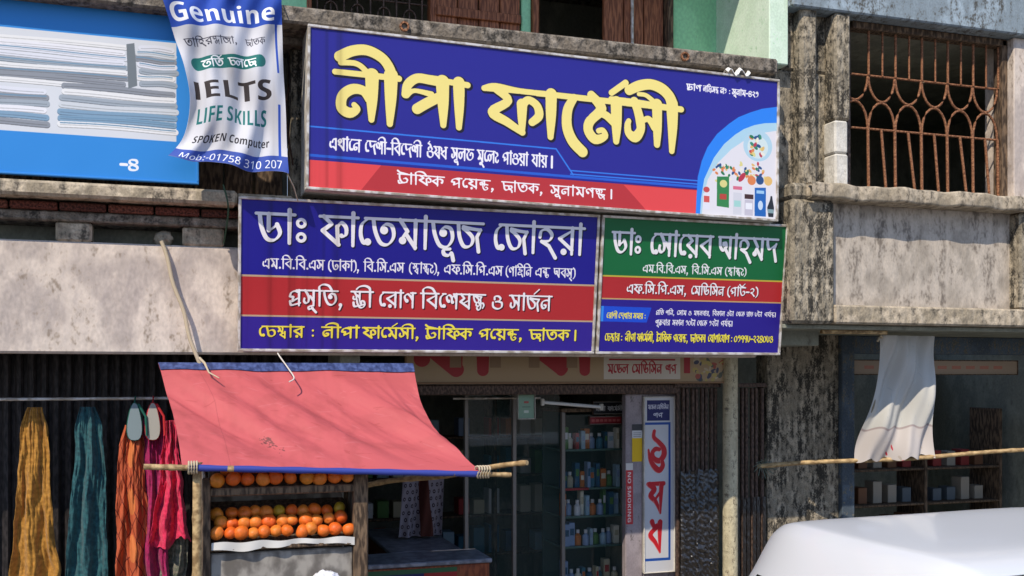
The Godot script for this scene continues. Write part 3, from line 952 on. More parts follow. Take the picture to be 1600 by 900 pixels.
	bangla_lines(cv, [[0.783, 0.835, [["ট~ািফক", 0.503, 0.773], ["পেY[নট],", 0.810, 1.079], ["ছাতক,", 1.117, 1.378], ["সুনামগ[ঞজ]", 1.418, 1.770], ["।", 1.795, 1.828]]]], white, 0.078)
	bangla_lines(cv, [[0.086, 0.121, [["ড~াগ", 2.305, 2.408], ["লাইেস[নস]", 2.420, 2.528], ["নং", 2.539, 2.588], [":", 2.599, 2.614], ["সুনাম-৪২১", 2.623, 2.814]]]], white, 0.105)
	board("pharmacy_sign", "wide blue pharmacy sign box with big yellow lettering above the doctor boards", 2.967, 0.905, 0.26, cv.done(), Vector3(0.664, 3.311, 0.332), 0.0, -0.0135)
	# --- the doctor board in blue and red
	cv = Canvas.new(2.13, 0.851, 2000, Color(0.11, 0.09, 0.53))
	var tan := Color(0.72, 0.62, 0.5)
	cv.rect(0, 0.43, 2.13, 0.655, Color(0.68, 0.16, 0.175))
	cv.rect(0, 0.655, 2.13, 0.851, Color(0.19, 0.115, 0.54))
	cv.rect(0, 0.425, 2.13, 0.436, tan); cv.rect(0, 0.65, 2.13, 0.66, tan)
	var dark := Color(0.05, 0.04, 0.2)
	bangla_lines(cv, [[0.082, 0.242, [["ডাঃ", 0.087, 0.379], ["ফােতমাতুজ", 0.437, 1.396], ["েজাহরা", 1.460, 2.042]]]], white, 0.07, dark, Vector2(0.006, 0.007))
	bangla_lines(cv, [[0.333, 0.386, [["এম.িব.িব.এস", 0.124, 0.466], ["(ঢাকা),", 0.486, 0.668], ["িব.িস.এস", 0.689, 0.926], ["([সব]া[সথ]%),", 0.954, 1.141], ["এফ.িস.িপ.এস", 1.165, 1.526], ["(গাইিন", 1.544, 1.711], ["এ[নড]", 1.733, 1.826], ["অবস_)", 1.852, 1.994]]]], white, 0.078)
	bangla_lines(cv, [[0.506, 0.592, [["প~সূিত,", 0.268, 0.581], ["[সত]~ী", 0.621, 0.747], ["েরাগ", 0.781, 0.998], ["িবেশষ[জঞ]", 1.028, 1.423], ["ও", 1.463, 1.535], ["সাজ^ন", 1.575, 1.847]]]], white, 0.074, Color(0.25, 0.05, 0.08), Vector2(0.006, 0.006))
	bangla_lines(cv, [[0.715, 0.774, [["েচ[মব]ার", 0.106, 0.356], [":", 0.397, 0.418], ["নীপা", 0.457, 0.671], ["ফােম^সী,", 0.691, 1.031], ["ট~ািফক", 1.064, 1.350], ["পেY[নট],", 1.389, 1.673], ["ছাতক", 1.709, 1.972], ["।", 1.995, 2.03]]]], Color(0.93, 0.87, 0.3), 0.084, Color(0.12, 0.08, 0.2), Vector2(0.004, 0.004))
	var lean := atan2(0.1, 0.845)
	board("doctor_sign", "long blue and red doctor's board with white and yellow lettering below the pharmacy sign", 2.13, 0.851, 0.05, cv.done(), Vector3(0.315, 2.427, 0.14), lean, 0.0)
	# --- the doctor board in green, red and blue
	cv = Canvas.new(1.307, 0.851, 1400, Color(0.07, 0.4, 0.22))
	cv.rect(0, 0.367, 1.307, 0.51, Color(0.68, 0.16, 0.175))
	cv.rect(0, 0.508, 1.307, 0.851, Color(0.155, 0.105, 0.53))
	var yellow := Color(0.93, 0.87, 0.3)
	cv.rect(0, 0.362, 1.307, 0.372, Color(0.75, 0.68, 0.25)); cv.rect(0, 0.505, 1.307, 0.514, Color(0.75, 0.6, 0.4))
	cv.poly([0, 0.556, 0.359, 0.56, 0.33, 0.656, 0, 0.653], Color(0.1, 0.3, 0.8))
	cv.rect(0, 0.556, 0.03, 0.653, Color(0.22, 0.55, 0.9))
	bangla_lines(cv, [[0.094, 0.227, [["ডাঃ", 0.068, 0.276], ["েসােYব", 0.328, 0.770], ["আহমদ", 0.811, 1.248]]]], white, 0.08, Color(0.03, 0.15, 0.1), Vector2(0.005, 0.006))
	bangla_lines(cv, [[0.291, 0.337, [["এম.িব.িব.এস,", 0.285, 0.607], ["িব.িস.এস", 0.628, 0.847], ["([সব]া[সথ]%)", 0.868, 1.024]]]], white, 0.08)
	bangla_lines(cv, [[0.417, 0.471, [["এফ.িস.িপ.এস,", 0.182, 0.603], ["েমিডিসন", 0.632, 0.872], ["(পাট^-২)", 0.893, 1.122]]]], white, 0.08, Color(0.3, 0.05, 0.08), Vector2(0.004, 0.004))
	bangla_lines(cv, [[0.599, 0.632, [["েরাগী", 0.053, 0.125], ["েদখার", 0.134, 0.227], ["সমY", 0.236, 0.303], [":", 0.312, 0.325]]]], yellow, 0.095)
	bangla_lines(cv, [[0.576, 0.604, [["প~িত শিন,", 0.392, 0.523], ["েসাম ও", 0.540, 0.644], ["ম[ঞগ]লবার,", 0.661, 0.778], ["িবকাল ৩টা", 0.796, 0.950], ["েথেক রাত", 0.968, 1.094], ["৮টা", 1.106, 1.161], ["পয^[নত]।", 1.179, 1.270]]]], white, 0.085)
	bangla_lines(cv, [[0.638, 0.671, [["শুক~বার", 0.392, 0.494], ["সকাল", 0.511, 0.592], ["১০টা েথেক", 0.605, 0.760], ["১২টা", 0.775, 0.843], ["পয^[নত]।", 0.860, 0.949]]]], white, 0.085)
	bangla_lines(cv, [[0.731, 0.776, [["েচ[মব]ার", 0.048, 0.148], [":", 0.157, 0.170], ["নীপা", 0.187, 0.259], ["ফােম^সী,", 0.270, 0.389], ["ট~ািফক", 0.406, 0.509], ["পেY[নট],", 0.523, 0.630], ["ছাতক।", 0.645, 0.758], ["েযাগােযাগ", 0.774, 0.930], [":", 0.940, 0.954], ["০১৭৭৮-২২৪০৮৩", 0.964, 1.257]]]], yellow, 0.095, Color(0.1, 0.07, 0.2), Vector2(0.003, 0.003))
	var g := board("doctor_sign", "smaller green, red and blue doctor's board to the right of the long one", 1.307, 0.851, 0.05, cv.done(), Vector3(2.458, 2.426, 0.145), lean, 0.0)
	part("old_panel", box_mesh(Vector3(0.5, 0.84, 0.02), 0.003), m_white, g, Vector3(1.11, 0.43, -0.1), Vector3(-0.04, 0, 0))


# printed picture of folded towels in a pile
func towels(cv: Canvas, u0: float, u1: float, v0: float, count: int, step: float, cols: Array, sd: int):
	var r := RandomNumberGenerator.new()
	r.seed = sd
	for i in count:
		var y := v0 + i * step
		var c: Color = cols[r.randi() % cols.size()]
		var a := u0 + r.randf_range(-0.015, 0.015); var b := u1 + r.randf_range(-0.015, 0.01)
		var p := []
		for k in 9:
			var t := k / 8.0
			p.append(Vector3(lerpf(a, b, t), y + 0.004 * sin(t * 5.0 + i + sd), step * 0.46))
		cv.stroke(p, c.darkened(0.3), Vector2(0, 0.004))
		cv.stroke(p, c)
		var q := []
		for e in p: q.append(Vector3(e.x, e.y + step * 0.1, step * 0.07))
		cv.stroke(q, c.darkened(0.18))
		if r.randf() < 0.45:
			for e in q.size(): q[e] = Vector3(q[e].x, q[e].y - step * 0.3, step * 0.09)
			cv.stroke(q, Color(0.42, 0.56, 0.66))


func left_signs():
	# blue sheet sign with a picture of folded towels
	var cv := Canvas.new(1.36, 0.91, 800, Color(0.19, 0.53, 0.83))
	cv.rect(0.1, 0.15, 1.25, 0.69, Color(0.83, 0.84, 0.86))
	var cols := [Color(0.9, 0.9, 0.92), Color(0.62, 0.66, 0.7), Color(0.86, 0.87, 0.9), Color(0.5, 0.62, 0.72), Color(0.8, 0.82, 0.84), Color(0.55, 0.57, 0.6), Color(0.9, 0.9, 0.9)]
	towels(cv, 0.12, 0.99, 0.2, 9, 0.028, cols, 1)
	towels(cv, 1.06, 1.24, 0.19, 7, 0.032, cols, 2)
	towels(cv, 0.68, 1.24, 0.43, 7, 0.034, cols, 3)
	towels(cv, 0.12, 0.6, 0.47, 6, 0.034, cols, 4)
	cv.poly([0.995, 0.18, 1.035, 0.17, 1.045, 0.3, 1.05, 0.4, 1.005, 0.42, 1.0, 0.3], Color(0.45, 0.48, 0.5))
	bangla(cv, "-৪", 0.96, 1.06, 0.8, 0.86, Color(0.93, 0.93, 0.95), 0.1)
	board("towel_sign", "bright blue sheet sign with a picture of folded towels, partly behind the cloth banner", 1.36, 0.91, 0.03, cv.done(), Vector3(-1.25, 3.328, 0.2), 0.0, 0.0, 0.012, mat(Color(0.2, 0.5, 0.78), 0.5))
	# cloth banner
	cv = Canvas.new(0.62, 0.98, 640, Color(0.78, 0.78, 0.8))
	var blue := Color(0.15, 0.3, 0.68)
	cv.rect(0, 0, 0.62, 0.155, blue)
	cv.rect(0, 0.885, 0.62, 0.98, Color(0.2, 0.3, 0.62))
	cv.rect(0.577, 0.14, 0.59, 0.42, blue)
	cv.rect(0.57, 0.6, 0.586, 0.9, blue)
	var w := Color(0.95, 0.95, 0.96)
	latin(cv, "Genuine", 0.01, 0.585, 0.05, 0.136, w)
	var txt := Color(0.22, 0.22, 0.28)
	bangla(cv, "তািহরপ্লাজা,".replace("প্ল", "[পল]"), 0.045, 0.35, 0.22, 0.256, txt, 0.07)
	bangla(cv, "ছাতক", 0.4, 0.515, 0.22, 0.256, txt, 0.07)
	cv.rect(0.085, 0.316, 0.47, 0.388, Color(0.1, 0.42, 0.4))
	for x in [0.085, 0.47]: cv.disc(x, 0.352, 0.036, Color(0.1, 0.42, 0.4))
	bangla(cv, "ভিত^", 0.115, 0.245, 0.337, 0.376, w, 0.09)
	bangla(cv, "চলেছ", 0.275, 0.445, 0.337, 0.376, w, 0.09)
	latin(cv, "IELTS", 0.02, 0.543, 0.46, 0.566, Color(0.2, 0.17, 0.17))
	latin(cv, "LIFE SKILLS", 0.045, 0.5, 0.622, 0.708, Color(0.09, 0.42, 0.42))
	latin(cv, "SPOKEN Computer", 0.06, 0.515, 0.785, 0.832, Color(0.16, 0.15, 0.18))
	latin(cv, "Mob:-01758 310 207", 0.04, 0.59, 0.912, 0.962, w, false)
	var left := [Vector2(-0.08, 4.263), Vector2(-0.017, 4.072), Vector2(0.036, 3.895), Vector2(0.062, 3.731), Vector2(0.033, 3.562), Vector2(-0.046, 3.43)]
	var s := Shape.new()
	s.sheet(46, 60, func(u, v):
		var t: float = v * 5.0
		var k := mini(int(t), 4)
		var l: Vector2 = left[k].cubic_interpolate(left[k + 1], left[maxi(k - 1, 0)], left[mini(k + 2, 5)], t - k)
		var r := Vector2(0.528 + 0.04 * v, 4.333 - 0.961 * v)
		var p := l.lerp(r, u)
		var fold: float = 0.024 * sin(u * 15.0 + v * 6.0) * (0.35 + 0.65 * v) + 0.02 * sin(u * 8.0 - v * 12.0 + 1.0) + 0.012 * sin(u * 27.0 + v * 14.0 + 2.0 * sin(v * 5.0)) + 0.026 * exp(-pow((u - 0.1 - v * 0.35) * 9.0, 2.0))
		var curl: float = 0.05 * pow(maxf(0.0, v - 0.82) / 0.18, 2.0) * (1.0 - u)
		return Vector3(p.x, p.y - 0.012 * sin(u * 12.0) * v, 0.37 + fold + curl), 0.002)
	var o := thing("cloth_banner", "creased white cloth banner with blue bands advertising language courses, hanging beside the pharmacy sign", "banner", Vector3.ZERO)
	var m := printed(cv.done(), 0.75, 0.5)
	m.rim_enabled = true
	m.rim = 0.2
	part("cloth", s.mesh(), m, o)
	rod("cord", [Vector3(-0.07, 4.25, 0.37), Vector3(-0.1, 4.34, 0.3), Vector3(-0.1, 4.5, 0.29)], 0.004, m_rope, o, 6)
	rod("cord", [Vector3(0.52, 4.32, 0.37), Vector3(0.53, 4.36, 0.3), Vector3(0.53, 4.5, 0.29)], 0.004, m_rope, o, 6)
	rod("cord", [Vector3(0.562, 3.38, 0.38), Vector3(0.6, 3.32, 0.34), Vector3(0.63, 3.25, 0.28)], 0.004, m_rope, o, 6)


# ------------------------------------------------------------------ awning and fruit
func bamboo(called: String, label: String, a: Vector3, b: Vector3, r: float, group := "", m: Material = null, straight := false) -> MeshInstance3D:
	var pts := []
	var rad := []
	var n := int(a.distance_to(b) / 0.03)
	var bow := Vector3.ZERO if straight else Vector3(0, 0.008, 0.006)
	for i in n + 1:
		var t := float(i) / n
		pts.append((b - a) * t + bow * sin(t * 9.0))
		rad.append(r * (1.0 - 0.15 * t) * (1.16 if i % 9 == 4 else 1.0))
	var s := Shape.new()
	s.tube(pts, rad, 10)
	return single(called, label, "pole", s.mesh(), m if m else m_bamboo, a, group)


func awning():
	var o := thing("awning", "faded red tarpaulin awning with blue hems sloping over the fruit rack", "awning", Vector3(0.6, 2.34, 0.12))
	var tarp := Canvas.new(1.45, 1.06, 800, Color(0.73, 0.345, 0.35))
	var r := RandomNumberGenerator.new()
	r.seed = 5
	# paler scuffs and dark smears of dirt in the cloth
	for i in 150:
		var c := Color(0.75, 0.38, 0.385) if i % 3 else Color(0.69, 0.31, 0.315)
		var u := r.randf() * 1.45; var v := r.randf() * 1.06
		tarp.oval(u, v, r.randf_range(0.004, 0.05), r.randf_range(0.002, 0.006), c, r.randf_range(-0.4, 1.2))
	for i in 46:
		var d := absf(r.randfn(0.0, 0.03))
		tarp.oval(0.42 + d * 1.2 + r.randfn(0, 0.012), 0.72 + d * 1.9 + r.randfn(0, 0.02), r.randf_range(0.002, 0.012), r.randf_range(0.001, 0.004), Color(0.45, 0.24, 0.24), 1.0)
	tarp.line([0.2, 0.02, 0.24, 0.4, 0.22, 1.06], 0.002, Color(0.66, 0.3, 0.31))
	var wrinkle := FastNoiseLite.new()
	wrinkle.seed = 6
	wrinkle.frequency = 1.0
	var folds := []   # start on the top edge, run, width, height
	for i in 13: folds.append([r.randf_range(-0.25, 0.95), r.randf_range(0.2, 0.62), r.randf_range(26.0, 60.0), r.randf_range(0.004, 0.012)])
	var surf := func(u: float, v: float) -> Vector3:
		var a := Vector3(lerpf(-0.1, 1.31, u), 2.36, 0.12)
		var b := Vector3(lerpf(0.02, 1.485, u), lerpf(1.864, 1.8, u), 0.955)
		var p := a.lerp(b, v)
		p.y -= 0.05 * sin(PI * v) * (0.6 + 0.4 * u)
		p.x -= 0.075 * sin(PI * v) * pow(u, 6.0) - 0.02 * sin(PI * v) * pow(1.0 - u, 6.0)
		var crease := 0.02 * sin(u * 13.0 - v * 7.0) * sin(PI * v) + 0.009 * sin(u * 31.0 - v * 15.0 + 1.5) * sin(PI * v) + 0.026 * exp(-pow((u - 0.25 - v * 0.5) * 16.0, 2.0)) * sin(PI * v) + 0.022 * exp(-pow((u - 0.06 - v * 0.45) * 20.0, 2.0)) * sin(PI * v)
		for q in folds: crease += q[3] * exp(-pow((u - q[0] - v * q[1]) * q[2], 2.0)) * sin(PI * clampf(v * 1.15, 0.0, 1.0))
		crease += 0.006 * wrinkle.get_noise_2d(u * 14.0 - v * 7.0, v * 5.0) * sin(PI * v)
		return p + Vector3(0, 0.85, 0.45) * crease
	var s := Shape.new()
	s.sheet(130, 60, surf, 0.003)
	var m := printed(tarp.done(), 0.65, 0.3)
	m.backlight_enabled = true
	m.backlight = Color(0.25, 0.05, 0.05)
	part("tarpaulin", s.mesh(), m, o, -o.position)
	var hem := mat(Color(0.3, 0.36, 0.55), 0.7, 0, ramp_texture(320, 0.03, Color(0.55, 0.58, 0.66), Color(1, 1, 1)), Vector3(3, 3, 3))
	s = Shape.new()
	s.sheet(40, 3, func(u, v): return surf.call(u, v * 0.068) + Vector3(0, 0.004, 0.006), 0.003)
	part("top_hem", s.mesh(), hem, o, -o.position)
	var pts := []
	var rad := []
	for i in 31:
		var t := i / 30.0
		pts.append(Vector3(lerpf(0.045, 1.47, t), lerpf(1.862, 1.789, t), 0.96))
		rad.append(0.0155 + 0.0015 * sin(t * 40.0))
	s = Shape.new()
	s.tube(pts, rad, 10)
	part("bottom_hem", s.mesh(), mat(Color(0.2, 0.25, 0.56), 0.6), o, -o.position)
	bamboo("awning_pole", "grey bamboo pole sewn into the lower hem of the red awning", Vector3(-0.15, 1.872, 0.96), Vector3(1.64, 1.78, 0.96), 0.014, "", null, true)
	bamboo("awning_pole", "pale bamboo pole slanting up under the right end of the red awning", Vector3(1.06, 1.64, -0.05), Vector3(1.71, 1.842, 1.01), 0.016)
	var lash := thing("lashing", "pale rope binding the two poles at the awning's right end", "rope", Vector3(1.49, 1.792, 0.96))
	for i in 5:
		var ring := []
		for k in 13: ring.append(Vector3(-0.03 + i * 0.014 + 0.006 * sin(k), 0.03 * sin(TAU * k / 12) + 0.008, 0.026 * cos(TAU * k / 12)))
		rod("turn", ring, 0.005, m_rope, lash, 6)
	lash = thing("lashing", "pale rope binding the post to the awning's left end", "rope", Vector3(0.07, 1.862, 0.945))
	for i in 4:
		var ring := []
		for k in 13: ring.append(Vector3(-0.02 + i * 0.012, 0.028 * sin(TAU * k / 12), 0.028 * cos(TAU * k / 12) + 0.01))
		rod("turn", ring, 0.005, m_rope, lash, 6)
	bamboo("awning_post", "upright bamboo post at the left end of the fruit rack", Vector3(0.086, 0.14, 0.915), Vector3(0.088, 1.88, 0.915), 0.025)


func fruit_rack():
	var o := thing("fruit_rack", "old wooden rack with two shelves of oranges under the red awning", "rack", Vector3(0.5, 0.14, 0.68))
	var sheet := mat(Color(1, 1, 1), 0.7, 0.2, ramp_texture(330, 0.03, Color(0.42, 0.4, 0.38), Color(0.62, 0.6, 0.57)), Vector3(1.2, 0.8, 1.2))
	for q in [[0.112, 0.15, 0.82, 0.86], [0.842, 0.915, 0.8, 0.86], [0.112, 0.15, 0.46, 0.5], [0.85, 0.9, 0.46, 0.5]]:
		block("post", q[0], q[1], 0.14, 1.8 if q[2] > 0.6 else 2.0, q[2], q[3], m_oldwood, o, 0.006)
	block("back_panel", 0.15, 0.85, 0.6, 1.95, 0.44, 0.456, sheet, o)
	block("side_panel", 0.118, 0.13, 0.6, 1.82, 0.5, 0.82, sheet, o)
	block("side_panel", 0.87, 0.884, 0.6, 1.82, 0.5, 0.8, sheet, o)
	# each shelf: sloping board, front batten
	for y in [1.745, 1.478]:
		var slope := Vector3(0.5, 0, 0)
		part("shelf_board", box_mesh(Vector3(0.69, 0.016, 0.4), 0.004), m_oldwood, o, Vector3(0.5, y + 0.062, 0.66) - o.position, Vector3(atan2(0.12, 0.22), 0, 0))
		block("front_batten", 0.15, 0.842, y - 0.035, y + 0.004, 0.84, 0.862, m_oldwood, o)
	block("front_sheet", 0.15, 0.842, 0.75, 1.43, 0.815, 0.828, sheet, o)
	# white paper edge under the lower oranges
	var s := Shape.new()
	s.sheet(40, 3, func(u, v): return Vector3(0.155 + u * 0.69, 1.487 - v * 0.034 + 0.004 * sin(u * 23.0) - 0.01 * v * sin(u * 7.0), 0.866 + 0.006 * sin(u * 31.0) * v), 0.0015)
	part("paper_edge", s.mesh(), m_paper, o, -o.position)
	# the oranges
	var skins := []
	for c in [Color(0.92, 0.45, 0.17), Color(0.9, 0.4, 0.15), Color(0.93, 0.52, 0.22), Color(0.88, 0.52, 0.18), Color(0.74, 0.58, 0.18)]:
		var m := mat(c, 0.42, 0, ramp_texture(340, 0.02, Color(0.88, 0.9, 0.78), Color(1, 1, 1)), Vector3(6, 6, 6), 0.12, grey_noise(9, 0.2))
		m.subsurf_scatter_enabled = true
		m.subsurf_scatter_strength = 0.1
		skins.append(m)
	var prof := [Vector2(0, -0.031), Vector2(0.012, -0.032), Vector2(0.022, -0.027), Vector2(0.03, -0.017), Vector2(0.0345, -0.003), Vector2(0.034, 0.01), Vector2(0.028, 0.022), Vector2(0.018, 0.029), Vector2(0.008, 0.031), Vector2(0.004, 0.0295), Vector2(0, 0.028)]
	var fine := []
	for i in prof.size() - 1:
		fine.append(prof[i])
		fine.append(prof[i].cubic_interpolate(prof[i + 1], prof[maxi(i - 1, 0)], prof[mini(i + 2, prof.size() - 1)], 0.5))
	fine.append(prof[-1])
	s = Shape.new()
	s.lathe(fine, 20)
	var ball := s.mesh()
	var rows := [
		[1.523, 0.826, 12, 0.178, 0.0577, "front row of the lower shelf"],
		[1.566, 0.772, 11, 0.2, 0.0585, "middle row of the lower shelf"],
		[1.606, 0.716, 11, 0.19, 0.06, "back row of the lower shelf"],
		[1.788, 0.838, 10, 0.19, 0.069, "front row of the upper shelf"],
		[1.834, 0.772, 9, 0.225, 0.07, "back row of the upper shelf"]]
	for r in rows:
		for i in r[2]:
			var k := (0.86 + 0.24 * rng.randf()) * (1.1 if r[0] > 1.7 else 1.0)
			var at := Vector3(r[3] + i * r[4] + rng.randf_range(-0.009, 0.009), r[0] + rng.randf_range(-0.006, 0.008), r[1] + rng.randf_range(-0.006, 0.006))
			var f := single("orange", "%s orange from the left in the %s" % [ORDINAL[i], r[5]], "orange", ball, skins[4 if rng.randf() < 0.06 else rng.randi() % 4], at, "oranges on the fruit rack", Vector3(rng.randf_range(-1.2, 1.2), rng.randf() * 6.0, rng.randf_range(-1.2, 1.2)))
			f.scale = Vector3(k, k * rng.randf_range(0.86, 1.02), k * rng.randf_range(0.94, 1.03))
	# thin white bag lying low on the rack
	s = Shape.new()
	var n := FastNoiseLite.new()
	n.seed = 4
	n.frequency = 3.0
	s.sheet(20, 16, func(u, v):
		var a: float = u * TAU
		var b: float = v * PI
		var k := 1.0 + 0.35 * n.get_noise_2d(cos(a) * 2.0 + v * 2.0, sin(a) * 2.0)
		return Vector3(0.075 * sin(b) * cos(a) * k, -0.055 * cos(b) * k, 0.05 * sin(b) * sin(a) * k), 0.001)
	single("plastic_bag", "crumpled white plastic bag at the foot of the fruit rack's front sheet", "bag", s.mesh(), mat(Color(0.85, 0.85, 0.87), 0.35), Vector3(0.7, 1.27, 0.89))
	var ledge := block("front_ledge", 0.15, 0.842, 1.19, 1.21, 0.83, 0.95, m_oldwood, o)


# ------------------------------------------------------------------ clothes on the left
func garment(called: String, label: String, cat: String, cx: float, z: float, top: float, length: float, w0: float, w1: float, flare: float, folds: float, phase: float, m: Material, group: String) -> MeshInstance3D:
	var s := Shape.new()
	var n := FastNoiseLite.new()
	n.seed = int(phase * 100.0) + 7
	n.frequency = 1.0
	s.sheet(44, 56, func(u, v):
		var w: float = lerpf(w0, w1, pow(v, flare)) * (1.0 + 0.16 * n.get_noise_2d(v * 3.0, 9.0))
		if v < 0.08: w *= 0.55 + 0.45 * v / 0.08
		var x: float = (u * 2.0 - 1.0) * w + 0.018 * n.get_noise_2d(v * 2.0, 30.0)
		var zz: float = 0.03 * sin(u * folds + phase + v * 1.5 + 1.6 * n.get_noise_2d(u * 1.5, v * 2.0)) * (0.3 + v) + 0.03 * n.get_noise_2d(u * 5.0, v * 4.0)
		return Vector3(x, -length * v + (0.02 * sin(u * folds * 0.6 + phase) + 0.05 * n.get_noise_2d(u * 2.0, 50.0)) * v, zz + 0.02 * (1.0 - pow(u * 2.0 - 1.0, 2.0))), 0.002)
	return single(called, label, cat, s.mesh(), m, Vector3(cx, top, z), group)


func cloth_mat(a: Color, b: Color, sd: int, freq := 0.03) -> StandardMaterial3D:
	var m := mat(Color(1, 1, 1), 0.8, 0, ramp_texture(sd, freq, a, b, 3), Vector3(4, 4, 4))
	m.rim_enabled = true
	m.rim = 0.3
	return m


func clothes():
	var g := "clothes hanging on the left"
	var rail := thing("clothes_rail", "thin metal rail holding the clothes on the left", "rail", Vector3(-0.65, 2.162, -0.25))
	rod("bar", [Vector3(-0.9, 0, 0), Vector3(0.68, 0, 0)], 0.009, m_alu, rail)
	for x in [-0.88, 0.67]: rod("arm", [Vector3(x, 0, 0), Vector3(x, 0.02, -0.36)], 0.008, m_iron, rail, 6)
	# print with a dark lattice for the orange scarf
	var cv := Canvas.new(0.4, 1.2, 256, Color(0.7, 0.33, 0.2))
	for i in 14:
		cv.line([0.0, i * 0.12 - 0.4, 0.4, i * 0.12], 0.003, Color(0.35, 0.12, 0.1))
		cv.line([0.4, i * 0.12 - 0.4, 0.0, i * 0.12], 0.003, Color(0.4, 0.14, 0.1))
	for i in 5: cv.oval(0.2, 0.15 + i * 0.24, 0.05, 0.07, Color(0.78, 0.44, 0.24))
	var lattice := printed(cv.done(), 0.8)
	garment("scarf", "orange scarf with a dark lattice print at the far left", "scarf", -0.247, -0.226, 2.013, 1.319, 0.069, 0.097, 1.0, 11.0, 0.4, lattice, g)
	garment("dress", "long magenta dress between the orange scarf and the pink frock", "dress", -0.132, -0.250, 2.094, 1.433, 0.063, 0.103, 1.4, 13.0, 2.0, cloth_mat(Color(0.5, 0.06, 0.26), Color(0.66, 0.1, 0.36), 351), g)
	garment("frock", "short hot pink frock with a flared hem, nearest the fruit rack", "dress", -0.040, -0.214, 2.036, 0.711, 0.040, 0.115, 1.7, 14.0, 1.0, cloth_mat(Color(0.72, 0.1, 0.26), Color(0.86, 0.2, 0.36), 352), g)
	garment("trousers", "grey green cloth hanging under the pink frock", "clothing", -0.023, -0.274, 1.451, 0.711, 0.069, 0.080, 1.0, 12.0, 0.0, cloth_mat(Color(0.3, 0.33, 0.28), Color(0.5, 0.47, 0.42), 353), g)
	garment("dress", "dark teal dress at the rail's far left end", "dress", -0.482, -0.244, 2.117, 1.376, 0.069, 0.138, 1.3, 12.0, 0.9, cloth_mat(Color(0.1, 0.25, 0.28), Color(0.16, 0.36, 0.38), 354), g)
	garment("dress", "plain mustard dress beside the dark teal one", "dress", -0.757, -0.250, 2.117, 1.261, 0.069, 0.149, 1.3, 12.0, 1.9, cloth_mat(Color(0.55, 0.38, 0.12), Color(0.7, 0.5, 0.2), 355), g)
	# padded bibs with coloured binding
	for q in [[-0.232, Color(0.5, 0.56, 0.58), Color(0.1, 0.35, 0.3), "grey blue bib with dark green binding above the orange scarf"], [-0.135, Color(0.66, 0.65, 0.62), Color(0.72, 0.16, 0.18), "pale grey bib with red binding above the magenta dress"]]:
		var o := thing("bib", q[3], "bib", Vector3(q[0], 2.162, -0.18), "bibs hung on the clothes rail")
		var out := PackedVector2Array()
		for i in 24:
			var a := TAU * i / 24.0
			out.append(Vector2(0.046 * signf(cos(a)) * pow(absf(cos(a)), 0.7) * (0.78 - 0.3 * sin(a)), -0.13 + 0.105 * sin(a)))
		var s := Shape.new()
		s.prism(out, -0.006, 0.006)
		part("pad", s.mesh(), mat(q[1], 0.85), o)
		var ring := []
		for i in 25: ring.append(Vector3(out[i % 24].x, out[i % 24].y, 0))
		rod("binding", ring, 0.005, mat(q[2], 0.8), o, 6)
		rod("strap", [Vector3(0.02, -0.03, 0), Vector3(0.06, -0.1, 0.01), Vector3(0.066, -0.21, 0.012)], 0.008, mat(q[2], 0.8), o, 6)
		rod("loop", [Vector3(0, -0.02, 0), Vector3(0.004, 0.01, -0.03), Vector3(0, 0.012, -0.075)], 0.004, mat(q[2], 0.8), o, 6)


